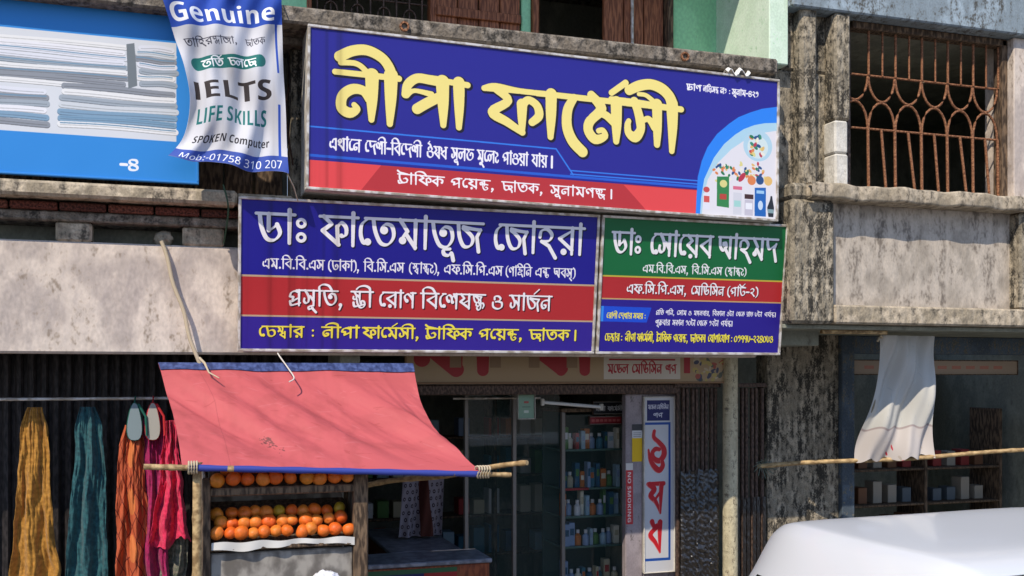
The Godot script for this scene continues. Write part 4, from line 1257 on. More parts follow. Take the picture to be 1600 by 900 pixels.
# ------------------------------------------------------------------ the shop front
func shop_front():
	# painted lintel board, mostly hidden behind the doctor boards
	var cv := Canvas.new(2.45, 0.24, 1400, Color(0.66, 0.56, 0.42))
	var red := Color(0.62, 0.14, 0.16)
	bangla(cv, "মা", 0.0, 0.62, -0.16, 0.15, red, 0.12)
	bangla(cv, "থা", 0.78, 1.36, -0.16, 0.15, red, 0.12)
	for i in 4: cv.rect(0.3 + i * 0.28, 0.0, 0.38 + i * 0.28, 0.13, Color(0.55, 0.44, 0.33))
	cv.rect(1.42, 0.0, 2.02, 0.215, Color(0.8, 0.76, 0.7))
	cv.rect(1.46, 0.06, 1.98, 0.072, Color(0.62, 0.14, 0.16))
	bangla(cv, "মেডল েমিডিসন শপ", 1.45, 1.99, 0.105, 0.17, Color(0.66, 0.12, 0.16), 0.085)
	cv.oval(1.54, 0.02, 0.06, 0.03, Color(0.25, 0.23, 0.22)); cv.rect(1.64, 0.01, 1.9, 0.045, Color(0.4, 0.36, 0.34))
	cv.rect(2.05, 0.0, 2.1, 0.17, red)
	var r := RandomNumberGenerator.new()
	r.seed = 12
	for i in 60: cv.oval(r.randf_range(2.14, 2.44), r.randf_range(0.02, 0.23), r.randf_range(0.01, 0.03), r.randf_range(0.006, 0.02), [Color(0.62, 0.3, 0.24), Color(0.7, 0.62, 0.36), Color(0.35, 0.36, 0.3), Color(0.25, 0.26, 0.34), Color(0.72, 0.66, 0.56)][r.randi() % 5], r.randf() * 3.0)
	var lintel := board("lintel_sign", "old tan lintel board with red letters under the long doctor's board", 2.45, 0.24, 0.03, cv.done(), Vector3(1.42, 2.235, -0.62), 0.0, 0.0, 0.014, mat(Color(0.55, 0.44, 0.34), 0.8), m_oldwood)
	single("lintel_beam", "brown steel beam across the shop opening", "beam", box_mesh(Vector3(2.45, 0.07, 0.06), 0.006), m_iron, Vector3(2.25, 2.195, -0.72))
	# pale jamb with stickers
	var lilac := mat(Color(1, 1, 1), 0.6, 0, plaster(360, Color(0.6, 0.56, 0.57), Color(0.54, 0.5, 0.51), Color(0.36, 0.33, 0.33), 0.68, 0.14, 0.06), Vector3(1.5, 1, 1.5))
	var j := thing("shop_jamb", "pale lilac door jamb left of the tall white sign", "jamb", Vector3(3.13, 0.14, -0.79))
	block("post", 3.066, 3.2, 0.14, 2.16, -0.82, -0.755, lilac, j)
	block("post", 3.2, 3.48, 0.14, 2.16, -0.84, -0.775, lilac, j)
	cv = Canvas.new(0.055, 0.44, 110, Color(0.72, 0.2, 0.22))
	cv.rect(0, 0, 0.055, 0.05, Color(0.8, 0.78, 0.76))
	latin(cv, "NO SMOKING", 0.014, 0.04, 0.06, 0.43, Color(0.86, 0.8, 0.78), true, true)
	var s := Shape.new()
	s.sheet(1, 1, func(u, v): return Vector3(3.068 + u * 0.055, 1.66 - v * 0.44, -0.7535), 0.001)
	single("warning_sticker", "narrow red sticker with white lettering running down the lilac jamb", "sticker", s.mesh(), printed(cv.done(), 0.5), Vector3.ZERO)
	cv = Canvas.new(0.08, 0.27, 120, Color(0.78, 0.78, 0.78))
	cv.rect(0, 0.1, 0.08, 0.27, Color(0.86, 0.7, 0.1))
	cv.rect(0, 0, 0.08, 0.045, Color(0.25, 0.25, 0.26))
	for i in 3: cv.rect(0.01, 0.06 + i * 0.013, 0.07, 0.064 + i * 0.013, Color(0.5, 0.5, 0.52))
	s = Shape.new()
	s.sheet(1, 1, func(u, v): return Vector3(3.116 + u * 0.08, 1.94 - v * 0.27, -0.752), 0.001)
	single("price_sticker", "yellow and white sticker high on the lilac jamb", "sticker", s.mesh(), printed(cv.done(), 0.5), Vector3.ZERO)
	# tall white sign
	cv = Canvas.new(0.25, 1.28, 300, Color(0.76, 0.76, 0.77))
	cv.rect(0.02, 0.02, 0.215, 0.17, Color(0.1, 0.12, 0.36))
	for q in [["মেডল", 0.03, 0.1], ["েমিডিসন", 0.106, 0.205]]: bangla(cv, q[0], q[1], q[2], 0.055, 0.085, Color(0.75, 0.75, 0.8), 0.1)
	for q in [["শপ", 0.075, 0.155]]: bangla(cv, q[0], q[1], q[2], 0.115, 0.145, Color(0.75, 0.75, 0.8), 0.1)
	var rim := Color(0.13, 0.3, 0.6)
	cv.rect(0.0, 0.182, 0.222, 0.2, rim); cv.rect(0.204, 0.182, 0.222, 1.2, rim); cv.rect(0.0, 1.18, 0.222, 1.2, rim)
	var letters := [
		[[905, 425, 14], [902, 480, 16], [945, 525, 18], [985, 580, 22], [988, 640, 24], [950, 690, 22], [900, 668, 20], [888, 620, 18], [915, 585, 18], [950, 590, 14]],
		[[855, 590, 7], [870, 680, 15], [908, 745, 22], [950, 775, 22], [978, 735, 20], [972, 690, 14]],
		[[850, 895, 14], [985, 895, 18]], [[865, 900, 22], [905, 945, 22], [875, 1000, 22], [920, 1060, 16], [958, 1160, 6]], [[968, 900, 20], [962, 1010, 16], [958, 1160, 7]], [[905, 1045, 10], [958, 970, 12]],
		[[885, 1232, 20], [905, 1275, 16], [948, 1258, 18]], [[955, 1240, 22], [952, 1370, 16], [955, 1512, 6]], [[945, 1270, 16], [872, 1345, 20], [915, 1420, 16], [953, 1505, 7]]]
	for l in letters:
		var p := []
		for q in l: p.append(Vector3((q[0] - 820.0) / 225.0 * 0.222, 0.2 + (q[1] - 370.0) / 1240.0 * 1.02, q[2] * 0.00092))
		p = smooth_points(p, 5) if p.size() > 2 else p
		cv.stroke(p, Color(0.82, 0.45, 0.42), Vector2(-0.004, 0.004))
		cv.stroke(p, Color(0.74, 0.13, 0.17))
	board("medicine_sign", "tall white sign with three red letters in a blue border beside the folding gate", 0.25, 1.28, 0.03, cv.done(), Vector3(3.2, 0.86, -0.735), 0.0, 0.0, 0.008, m_white)
	# cream pipe post
	s = Shape.new()
	s.lathe([Vector2(0.075, 0), Vector2(0.075, 0.03), Vector2(0.057, 0.04), Vector2(0.055, 2.36), Vector2(0.065, 2.36), Vector2(0.065, 2.44)], 18)
	single("iron_post", "cream painted round post between the two folding gates", "post", s.mesh(), mat(Color(1, 1, 1), 0.6, 0, plaster(370, Color(0.78, 0.74, 0.62), Color(0.7, 0.66, 0.55), Color(0.36, 0.32, 0.27), 0.62, 0.08, 0.1), Vector3(2.5, 1.6, 2.5), 0.4), Vector3(3.84, 0.14, -0.62))


func shop_inside():
	# small green notice on a string
	var cv := Canvas.new(0.13, 0.19, 120, Color(0.5, 0.62, 0.54))
	cv.rect(0.045, 0.06, 0.085, 0.075, Color(0.66, 0.3, 0.28)); cv.rect(0.03, 0.1, 0.1, 0.107, Color(0.36, 0.45, 0.4)); cv.rect(0.045, 0.13, 0.085, 0.15, Color(0.75, 0.8, 0.76))
	board("hanging_notice", "small pale green notice hanging in the shop opening", 0.13, 0.19, 0.004, cv.done(), Vector3(2.262, 1.985, -0.8), 0.0, 0.0, 0.004, m_white)
	single("notice_string", "thin string holding the green notice", "string", box_mesh(Vector3(0.004, 0.12, 0.004), 0), m_rope, Vector3(2.327, 2.235, -0.8))
	# tube lamp under the ceiling, switched off
	var t := thing("tube_lamp", "unlit white tube lamp across the shop ceiling", "lamp", Vector3(2.74, 2.08, -0.95))
	rod("tube", [Vector3(-0.24, 0.02, 0), Vector3(0.22, -0.02, 0)], 0.013, mat(Color(0.85, 0.85, 0.84), 0.3), t)
	for x in [-0.24, 0.22]: part("holder", box_mesh(Vector3(0.025, 0.05, 0.03)), m_white, t, Vector3(x, 0.02 if x < 0 else -0.02, 0))
	rod("conduit", [Vector3(-0.9, 0.05, -0.02), Vector3(-0.25, 0.05, -0.02)], 0.008, m_alu, t, 6)
	rod("hanger", [Vector3(0.42, 0.13, -0.05), Vector3(0.42, -0.04, -0.05)], 0.012, m_alu, t, 6)
	# two small name strips over the cabinet
	cv = Canvas.new(0.26, 0.1, 200, Color(0.1, 0.1, 0.11))
	bangla(cv, "নীপা", 0.02, 0.1, 0.04, 0.075, Color(0.7, 0.7, 0.7), 0.1)
	bangla(cv, "ফােম^সী", 0.12, 0.245, 0.04, 0.075, Color(0.7, 0.7, 0.7), 0.1)
	board("name_strip", "small black strip with grey letters over the glass cabinet", 0.26, 0.1, 0.01, cv.done(), Vector3(2.93, 2.0, -1.04), 0, 0, 0.004, m_iron)
	cv = Canvas.new(0.27, 0.065, 200, Color(0.5, 0.11, 0.13))
	for i in 7: cv.rect(0.015 + i * 0.036, 0.02, 0.04 + i * 0.036, 0.045, Color(0.68, 0.35, 0.34))
	board("name_strip", "narrow dark red strip under the black one on the cabinet", 0.27, 0.065, 0.01, cv.done(), Vector3(2.9, 1.925, -1.04), 0, 0, 0.003, m_iron)
	# glass partition and cabinet
	var p := thing("glass_partition", "aluminium framed glass partition behind the counter", "partition", Vector3(2.3, 0.14, -1.1))
	for x in [1.97, 2.333]:
		block("post", x - 0.014, x + 0.014, 0.14, 2.2, -1.12, -1.08, m_dull(), p, 0.003)
	block("rail", 1.6, 2.7, 2.2, 2.235, -1.12, -1.08, m_dull(), p, 0.003)
	for q in [[1.99, 2.316], [2.35, 2.69]]: block("pane", q[0], q[1], 0.2, 2.19, -1.103, -1.098, m_glass, p, 0)
	var c := thing("medicine_cabinet", "tall glass cabinet full of medicine cartons and bottles", "cabinet", Vector3(2.95, 0.14, -1.28))
	for x in [2.706, 3.222]: block("post", x - 0.014, x + 0.014, 0.14, 2.02, -1.1, -1.06, m_dull(), c, 0.003)
	block("back", 2.7, 3.24, 0.14, 2.02, -1.52, -1.5, m_teal(), c)
	block("side", 3.226, 3.24, 0.14, 2.02, -1.5, -1.1, m_dark, c)
	block("top", 2.69, 3.24, 2.02, 2.05, -1.52, -1.06, m_oldwood, c)
	var red_edge := mat(Color(0.6, 0.16, 0.17), 0.6)
	var shelf_y := [0.72, 1.015, 1.24, 1.45, 1.74]
	for y in shelf_y:
		block("shelf", 2.72, 3.21, y - 0.016, y, -1.5, -1.13, m_glass_shelf(), c, 0.002)
	block("shelf_edge", 2.72, 2.93, 1.434, 1.452, -1.129, -1.115, red_edge, c, 0.002)
	block("door_pane", 2.722, 3.206, 0.2, 2.0, -1.083, -1.079, m_glass, c, 0)
	# goods: cartons and bottles, shelf by shelf
	var tones := [Color(0.78, 0.78, 0.78), Color(0.2, 0.42, 0.5), Color(0.12, 0.3, 0.42), Color(0.7, 0.66, 0.55), Color(0.55, 0.66, 0.72), Color(0.72, 0.4, 0.16), Color(0.3, 0.46, 0.22), Color(0.62, 0.2, 0.2), Color(0.5, 0.58, 0.7), Color(0.82, 0.8, 0.72)]
	var words := ["white", "teal", "dark blue", "cream", "pale blue", "orange", "green", "red", "lavender", "ivory"]
	var tone_m := []
	for k in tones: tone_m.append(mat(k, 0.55))
	var s := Shape.new()
	s.lathe([Vector2(0, 0), Vector2(0.024, 0), Vector2(0.026, 0.004), Vector2(0.026, 0.07), Vector2(0.012, 0.085), Vector2(0.011, 0.095)], 12)
	var bottle := s.mesh()
	s = Shape.new()
	s.lathe([Vector2(0.014, 0.09), Vector2(0.014, 0.115), Vector2(0, 0.115)], 10)
	var cap := s.mesh()
	var names := ["lowest", "second", "middle", "fourth", "top"]
	for k in 5:
		var x := 2.74
		var i := 0
		while x < 3.17 and i < 16:
			var tone := rng.randi() % 10
			var w := rng.randf_range(0.022, 0.05)
			var z := -1.2 + rng.randf_range(-0.03, 0.03)
			if rng.randf() < 0.3:
				var o := thing("medicine_bottle", "%s bottle, %s thing from the left on the %s cabinet shelf" % [words[tone], ORDINAL[i], names[k]], "bottle", Vector3(x + 0.026, shelf_y[k], z), "medicines in the glass cabinet")
				part("body", bottle, tone_m[tone], o)
				part("cap", cap, tone_m[0], o)
				x += 0.058
			else:
				var h := rng.randf_range(0.11, 0.19)
				var o := thing("medicine_carton", "%s carton, %s thing from the left on the %s cabinet shelf" % [words[tone], ORDINAL[i], names[k]], "carton", Vector3(x + w * 0.5, shelf_y[k], z), "medicines in the glass cabinet")
				part("carton", box_mesh(Vector3(w, h, 0.07), 0.0015), tone_m[tone], o, Vector3(0, h * 0.5, 0))
				part("label_band", box_mesh(Vector3(w * 0.7, h * 0.3, 0.002), 0), tone_m[(tone + 4) % 10], o, Vector3(0, h * 0.6, 0.0365))
				x += w + 0.006
			i += 1
	# shelf at the back of the shop with dim stock
	var bs := thing("stock_shelf", "dim wooden stock shelf at the back of the shop", "shelf", Vector3(2.2, 0.14, -2.9))
	for y in [0.7, 1.05, 1.4, 1.75]: block("board", 1.3, 3.4, y - 0.02, y, -3.05, -2.75, m_oldwood, bs)
	for x in [1.3, 2.0, 2.7, 3.4]: block("upright", x - 0.015, x + 0.015, 0.14, 2.1, -3.06, -2.74, m_oldwood, bs)
	for k in 4:
		for i in 14:
			var tone := rng.randi() % 10
			var h := rng.randf_range(0.12, 0.26)
			if rng.randf() < 0.75:
				single("stock_carton", "%s carton, place %s from the left on the %s stock shelf board" % [words[tone], ORDINAL[i], ["lowest", "second", "third", "top"][k]], "carton", box_mesh(Vector3(0.1, h, 0.16), 0.002), tone_m[tone], Vector3(1.42 + i * 0.14 + (0.03 if i > 4 else 0.0) + (0.02 if i > 9 else 0.0), [0.7, 1.05, 1.4, 1.75][k] + h * 0.5, -2.9), "dim cartons at the back of the shop")
	# counters
	var steel := mat(Color(1, 1, 1), 0.35, 0.3, ramp_texture(380, 0.02, Color(0.4, 0.41, 0.45), Color(0.55, 0.56, 0.6)), Vector3(2, 2, 2))
	var brown := mat(Color(1, 1, 1), 0.55, 0, ramp_texture(385, 0.04, Color(0.42, 0.2, 0.12), Color(0.56, 0.3, 0.18)), Vector3(3, 0.8, 3))
	var k1 := thing("counter", "wooden shop counter with a grey top and a red print on its front", "counter", Vector3(1.5, 0.14, -0.6))
	block("top", 1.06, 1.955, 1.07, 1.1, -0.8, -0.4, steel, k1, 0.006)
	block("front_panel", 1.07, 1.94, 0.14, 1.07, -0.44, -0.415, brown, k1)
	block("end_panel", 1.915, 1.94, 0.14, 1.07, -0.79, -0.441, brown, k1)
	cv = Canvas.new(0.62, 0.16, 240, Color(0.6, 0.16, 0.15))
	cv.rect(0, 0, 0.62, 0.03, Color(0.2, 0.36, 0.22)); cv.rect(0, 0.03, 0.4, 0.055, Color(0.14, 0.14, 0.34))
	for i in 9: cv.oval(0.3 + i * 0.035, 0.08 + 0.02 * sin(i * 2.0), 0.02, 0.012, [Color(0.75, 0.62, 0.2), Color(0.7, 0.2, 0.16), Color(0.3, 0.2, 0.2)][i % 3])
	s = Shape.new()
	s.sheet(1, 1, func(u, v): return Vector3(1.1 + u * 0.62, 1.055 - v * 0.16, -0.4135), 0.001)
	part("front_print", s.mesh(), printed(cv.done(), 0.6), k1, -k1.position)
	var k2 := thing("counter", "lower grey topped counter running back into the shop", "counter", Vector3(1.6, 0.14, -1.35))
	block("top", 1.36, 1.86, 1.075, 1.1, -1.9, -0.805, steel, k2, 0.006)
	block("side_panel", 1.82, 1.845, 0.14, 1.075, -1.88, -0.81, brown, k2)
	block("side_panel", 1.38, 1.4, 0.14, 1.075, -1.88, -0.81, brown, k2)
	# patterned drape behind the counter
	cv = Canvas.new(0.4, 0.6, 256, Color(0.52, 0.48, 0.5))
	for i in 8:
		for jj in 12:
			cv.oval(0.025 + i * 0.05 + (0.025 if jj % 2 else 0.0), 0.025 + jj * 0.05, 0.013, 0.015, Color(0.2, 0.15, 0.17))
			cv.oval(0.025 + i * 0.05 + (0.025 if jj % 2 else 0.0), 0.025 + jj * 0.05, 0.005, 0.006, Color(0.56, 0.52, 0.54))
	cv.poly([0.16, 0.14, 0.22, 0.14, 0.32, 0.6, 0.2, 0.6], Color(0.3, 0.14, 0.1))
	s = Shape.new()
	s.sheet(24, 24, func(u, v): return Vector3(1.56 + u * 0.32 - 0.04 * v, 1.72 - v * 0.6, -1.3 + 0.03 * sin(u * 12.0) + 0.02 * sin(u * 23.0 + v * 3.0)), 0.002)
	var d := thing("patterned_cloth", "spotted pale cloth hanging behind the counter under the awning", "cloth", Vector3(1.7, 1.12, -1.3))
	part("cloth", s.mesh(), printed(cv.done(), 0.85), d, -d.position)
	rod("line", [Vector3(-0.66, 0.6, 0), Vector3(0.26, 0.6, 0)], 0.004, m_rope, d, 6)


func m_dull() -> StandardMaterial3D:
	if not shared.has("dull"): shared["dull"] = mat(Color(0.5, 0.47, 0.44), 0.5, 0.1)
	return shared["dull"]


func m_teal() -> StandardMaterial3D:
	return mat(Color(0.12, 0.2, 0.19), 0.7)


func m_glass_shelf() -> StandardMaterial3D:
	if not shared.has("gs"): shared["gs"] = mat(Color(0.3, 0.4, 0.37), 0.2)
	return shared["gs"]


func gates():
	var tar := mat(Color(0.11, 0.09, 0.075), 0.38)
	tar.metallic_specular = 0.7
	for q in [[3.452, 9, 0.0385, "folding iron gate with torn black plastic, left of the cream post", -0.7], [3.935, 6, 0.042, "narrow end of a folding iron gate, right of the cream post", -0.7]]:
		var o := thing("folding_gate", q[3], "gate", Vector3(q[0], 0.14, q[4]))
		for i in q[1]:
			var p := part("slat", box_mesh(Vector3(0.024, 2.06, 0.03), 0.004), m_iron, o, Vector3(i * q[2], 1.03, 0.012 * (i % 2)))
		for y in [0.35, 0.8, 1.25, 1.7]:
			for i in q[1] - 1:
				part("link", box_mesh(Vector3(0.05, 0.012, 0.004), 0), m_iron, o, Vector3((i + 0.5) * q[2], y, -0.022), Vector3(0, 0, 0.7 if i % 2 else -0.7))
		part("runner", box_mesh(Vector3(q[1] * q[2] + 0.03, 0.03, 0.05), 0.003), m_iron, o, Vector3((q[1] - 1) * q[2] * 0.5, 2.08, 0))
		# torn plastic stuck over the slats
		var n := FastNoiseLite.new()
		n.seed = int(q[1])
		n.frequency = 1.0
		n.fractal_octaves = 2
		var wide: float = (q[1] - 1) * q[2]
		if q[1] == 9:
			var s := Shape.new()
			s.sheet(22, 84, func(u, v):
				var e: float = 0.05 * n.get_noise_2d(u * 14.0, 40.0)
				return Vector3(u * wide, 1.46 - v * 0.86 + e * (1.0 - v), 0.046 + 0.028 * absf(n.get_noise_2d(u * 4.0 + 2.0 * sin(v * 9.0), v * 30.0 + u * 2.0)) + 0.012 * absf(sin(u * wide / q[2] * PI))), 0.002)
			part("torn_plastic", s.mesh(), tar, o)
			s = Shape.new()
			s.sheet(40, 60, func(u, v):
				return Vector3(u * wide, 0.62 - v * 0.6, 0.044 + 0.025 * absf(n.get_noise_2d(u * 12.0 + 30.0, v * 24.0)) + 0.012 * absf(sin(u * wide / q[2] * PI))), 0.002)
			part("brown_wrap", s.mesh(), mat(Color(0.36, 0.27, 0.2), 0.35), o)
		else:
			for i in q[1]:
				var s := Shape.new()
				s.sheet(6, 60, func(u, v): return Vector3(i * q[2] - 0.013 + u * 0.026, 1.25 - v * 1.1, 0.034 + 0.012 * (i % 2) + 0.012 * absf(n.get_noise_2d(u * 5.0 + i * 9.0, v * 60.0))), 0.0015)
				part("torn_plastic", s.mesh(), tar, o)


func right_side():
	bamboo("bamboo_pole", "bamboo pole tied to the right folding gate and running out to the right", Vector3(4.06, 1.622, -0.61), Vector3(5.75, 1.775, 0.36), 0.017)
	var knot := thing("twine_knot", "frayed grey green twine tying the bamboo pole to the gate", "twine", Vector3(4.1, 1.63, -0.6))
	for i in 14:
		var a := TAU * i / 14.0
		rod("strand", [Vector3(0, 0, 0), Vector3(0.04 * cos(a), 0.04 * sin(a), 0.02), Vector3(0.09 * cos(a + 0.3), 0.075 * sin(a + 0.3) - 0.02, 0.03 + 0.02 * sin(i * 5.0))], 0.003, mat(Color(0.4, 0.45, 0.4), 0.9) if i == 0 else knot.get_child(0).material_override, knot, 5)
	# white sheet awning of the next shop
	var cv := Canvas.new(1.4, 0.95, 500, Color(0.72, 0.71, 0.69))
	var r := RandomNumberGenerator.new()
	r.seed = 31
	for i in 26: cv.oval(r.randf() * 1.4, r.randf() * 0.66, r.randf_range(0.01, 0.04), 0.004, Color(0.66, 0.67, 0.66), r.randf() * 3.0)
	cv.rect(0, 0.7, 1.4, 0.715, Color(0.6, 0.55, 0.54))
	cv.rect(0, 0.715, 1.4, 0.95, Color(0.73, 0.7, 0.68))
	for i in 8: cv.oval(r.randf() * 1.4, 0.86 + r.randf() * 0.1, r.randf_range(0.012, 0.05), r.randf_range(0.008, 0.02), [Color(0.72, 0.2, 0.24), Color(0.76, 0.48, 0.46), Color(0.66, 0.62, 0.58)][r.randi() % 3], r.randf())
	cv.oval(0.045, 0.53, 0.02, 0.05, Color(0.5, 0.46, 0.38))
	var s := Shape.new()
	s.sheet(40, 30, func(u, v):
		var a := Vector3(lerpf(4.7, 5.16, u), 2.575, -0.05)
		var bq := Vector3(lerpf(4.68, 5.12, u), lerpf(1.675, 1.72, u), lerpf(-0.255, 0.0, u) + 0.02)
		var p := a.lerp(bq, v)
		return p + Vector3(0.03 * sin(v * 5.0) * (1.0 - u), 0.015 * sin(u * 26.0 + v * 4.0) * v, 0.035 * sin(u * 13.0 + v * 6.0) * (0.4 + 0.6 * v) + 0.02 * sin(u * 7.0 - v * 9.0) + 0.012 * sin(u * 29.0 + v * 11.0)), 0.002)
	var o := thing("sheet_awning", "dirty white plastic sheet tied over the bamboo pole at the right", "awning", Vector3(5.0, 1.7, 0.1))
	var m := printed(cv.done(), 0.6)
	m.backlight_enabled = true
	m.backlight = Color(0.25, 0.25, 0.24)
	part("sheet", s.mesh(), m, o, -o.position)
	rod("tie", [Vector3(4.72, 2.56, -0.05) - o.position, Vector3(4.65, 2.57, 0.02) - o.position, Vector3(4.62, 2.53, 0.03) - o.position], 0.008, m_rope, o)
	single("wooden_batten", "pale wooden batten tucked under the right building's overhang", "batten", box_mesh(Vector3(0.52, 0.026, 0.04), 0.005), m_bamboo, Vector3(4.36, 2.587, 0.12))
	# name board and shelf of the next shop
	var tan := Canvas.new(1.6, 0.12, 500, Color(0.6, 0.52, 0.43))
	for i in 10: tan.rect(0.1 + i * 0.14, 0.045, 0.19 + i * 0.14, 0.075, Color(0.66, 0.42, 0.34))
	board("shop_board", "faded tan name board inside the next shop's doorway on the right", 1.6, 0.12, 0.02, tan.done(), Vector3(4.955, 2.295, -0.7), 0, 0, 0.008, m_oldwood)
	var sh := thing("goods_shelf", "dim shelf of goods in the next shop on the right", "shelf", Vector3(5.9, 0.14, -1.4))
	for y in [0.9, 1.2, 1.5]: block("board", 5.3, 6.9, y - 0.02, y, -1.6, -1.25, m_oldwood, sh)
	for x in [5.3, 6.1, 6.9]: block("upright", x - 0.015, x + 0.015, 0.14, 2.0, -1.61, -1.24, m_oldwood, sh)
	var tones := [Color(0.55, 0.2, 0.18), Color(0.6, 0.56, 0.5), Color(0.45, 0.3, 0.2), Color(0.35, 0.38, 0.4)]
	var tone_m := []
	for k in tones: tone_m.append(mat(k, 0.6))
	for k in 3:
		for i in 10:
			var h := rng.randf_range(0.1, 0.2)
			var c := rng.randi() % 4
			single("packet", "%s packet, %s from the left on the %s board of the next shop's shelf" % [["red", "cream", "brown", "grey"][c], ORDINAL[i], ["lowest", "middle", "top"][k]], "packet", box_mesh(Vector3(0.09, h, 0.12), 0.004), tone_m[c], Vector3(5.38 + i * 0.15 + (0.02 if i > 4 else 0.0), [0.9, 1.2, 1.5][k] + h * 0.5, -1.4), "packets in the next shop")


# ------------------------------------------------------------------ the white car
func car():
	var o := thing("car", "white parked car whose roof fills the lower right corner", "car", Vector3(4.3, 0.0, 2.4))
	var paint := mat(Color(0.8, 0.8, 0.8), 0.35)
	paint.clearcoat_enabled = true
	paint.clearcoat = 0.5
	paint.clearcoat_roughness = 0.1
	# side outline, rear on the left, closed at the sills
	var top := [Vector2(2.0, 0.34), Vector2(1.95, 0.55), Vector2(1.97, 0.85), Vector2(2.05, 0.98), Vector2(2.24, 1.06), Vector2(2.36, 1.22), Vector2(2.475, 1.385), Vector2(2.57, 1.53), Vector2(2.65, 1.602), Vector2(2.78, 1.624), Vector2(3.4, 1.632), Vector2(4.2, 1.634), Vector2(4.7, 1.56), Vector2(5.02, 1.45), Vector2(5.35, 1.22), Vector2(5.65, 1.0), Vector2(6.1, 0.94), Vector2(6.45, 0.84), Vector2(6.55, 0.6), Vector2(6.52, 0.34)]
	var curve := []
	for i in top.size() - 1:
		for k in 4: curve.append(top[i].cubic_interpolate(top[i + 1], top[maxi(i - 1, 0)], top[mini(i + 2, top.size() - 1)], k / 4.0))
	curve.append(top[-1])
	var n := curve.size() - 1
	var shell := func(u: float, v: float) -> Vector3:
		var q: Vector2 = curve[clampi(int(round(u * n)), 0, n)]
		var t := v * 2.0 - 1.0
		var half := 0.82 - 0.16 * smoothstep(0.9, 1.6, q.y) - 0.08 * smoothstep(0.6, 0.3, q.y)
		var e := signf(t) * pow(absf(t), 0.8)
		return Vector3(q.x + t * t * (0.14 * smoothstep(3.0, 2.3, q.x) - 0.12 * smoothstep(5.2, 6.0, q.x)), q.y - 0.05 * pow(absf(t), 5.0), 2.4 + half * e)
	var s := Shape.new()
	s.sheet(n, 20, shell, 0.004)
	part("body", s.mesh(), paint, o, -o.position)
	# flanks under the shell's edge
	for sd in [-1.0, 1.0]:
		s = Shape.new()
		var out := PackedVector2Array()
		for q in curve: out.append(Vector2(q.x + 0.14 * smoothstep(3.0, 2.3, q.x) - 0.12 * smoothstep(5.2, 6.0, q.x), minf(q.y - 0.05, 1.02)))
		s.prism(out, 2.4 + sd * 0.8 - 0.01, 2.4 + sd * 0.8 + 0.01)
		part("flank", s.mesh(), paint, o, -o.position)
	var dark := mat(Color(0.03, 0.035, 0.04), 0.05)
	dark.metallic_specular = 0.6
	s = Shape.new()
	s.sheet(8, 12, func(u, v): return shell.call(lerpf(0.235, 0.31, 1.0 - v), 0.18 + 0.64 * u) + Vector3(-0.012, 0.01, 0), 0.004)
	part("rear_window", s.mesh(), dark, o, -o.position)
	s = Shape.new()
	s.sheet(8, 12, func(u, v): return shell.call(lerpf(0.69, 0.78, v), 0.12 + 0.76 * u) + Vector3(0.012, 0.012, 0), 0.004)
	part("windscreen", s.mesh(), dark, o, -o.position)
	for sd in [-1.0, 1.0]:
		for q in [[2.86, 3.85, 2.66], [3.92, 4.9, 5.2]]:
			s = Shape.new()
			var a := PackedVector2Array([Vector2(q[0] if q[2] < 3 else q[0], 1.47), Vector2(q[1] - (0.0 if q[2] < 3 else 0.12), 1.47), Vector2(q[1] if q[2] < 3 else q[2], 1.06), Vector2(q[2] if q[2] < 3 else q[0], 1.06)])
			s.prism(a, -0.006, 0.006)
			part("side_window", s.mesh(), dark, o, Vector3(0, 0, 2.4 + sd * 0.745) - o.position)
		for x in [2.85, 5.7]:
			var w := Node3D.new()
			w.name = "wheel"
			o.add_child(w, true)
			w.position = Vector3(x, 0.31, 2.4 + sd * 0.72) - o.position
			w.rotation = Vector3(PI / 2, 0, 0)
			s = Shape.new()
			s.lathe([Vector2(0.2, -0.09), Vector2(0.28, -0.1), Vector2(0.31, -0.07), Vector2(0.31, 0.07), Vector2(0.28, 0.1), Vector2(0.2, 0.09), Vector2(0.2, -0.09)], 26)
			part("tyre", s.mesh(), mat(Color(0.05, 0.05, 0.05), 0.9), w)
			s = Shape.new()
			s.lathe([Vector2(0, -0.07), Vector2(0.2, -0.085), Vector2(0.2, 0.085), Vector2(0.06, 0.06), Vector2(0, 0.07)], 20)
			part("rim", s.mesh(), m_alu, w)
		part("tail_lamp", box_mesh(Vector3(0.05, 0.16, 0.2), 0.02), mat(Color(0.6, 0.05, 0.05), 0.2), o, Vector3(2.06, 0.86, 2.4 + sd * 0.62) - o.position)
		part("head_lamp", box_mesh(Vector3(0.06, 0.12, 0.24), 0.03), mat(Color(0.8, 0.82, 0.85), 0.1), o, Vector3(6.42, 0.72, 2.4 + sd * 0.56) - o.position)
	part("bumper", box_mesh(Vector3(0.14, 0.2, 1.5), 0.05), paint, o, Vector3(1.99, 0.45, 2.4) - o.position)
	part("bumper", box_mesh(Vector3(0.14, 0.2, 1.5), 0.05), paint, o, Vector3(6.5, 0.45, 2.4) - o.position)
	part("floor_pan", box_mesh(Vector3(4.2, 0.08, 1.5), 0.02), dark, o, Vector3(4.33, 0.3, 2.4) - o.position)


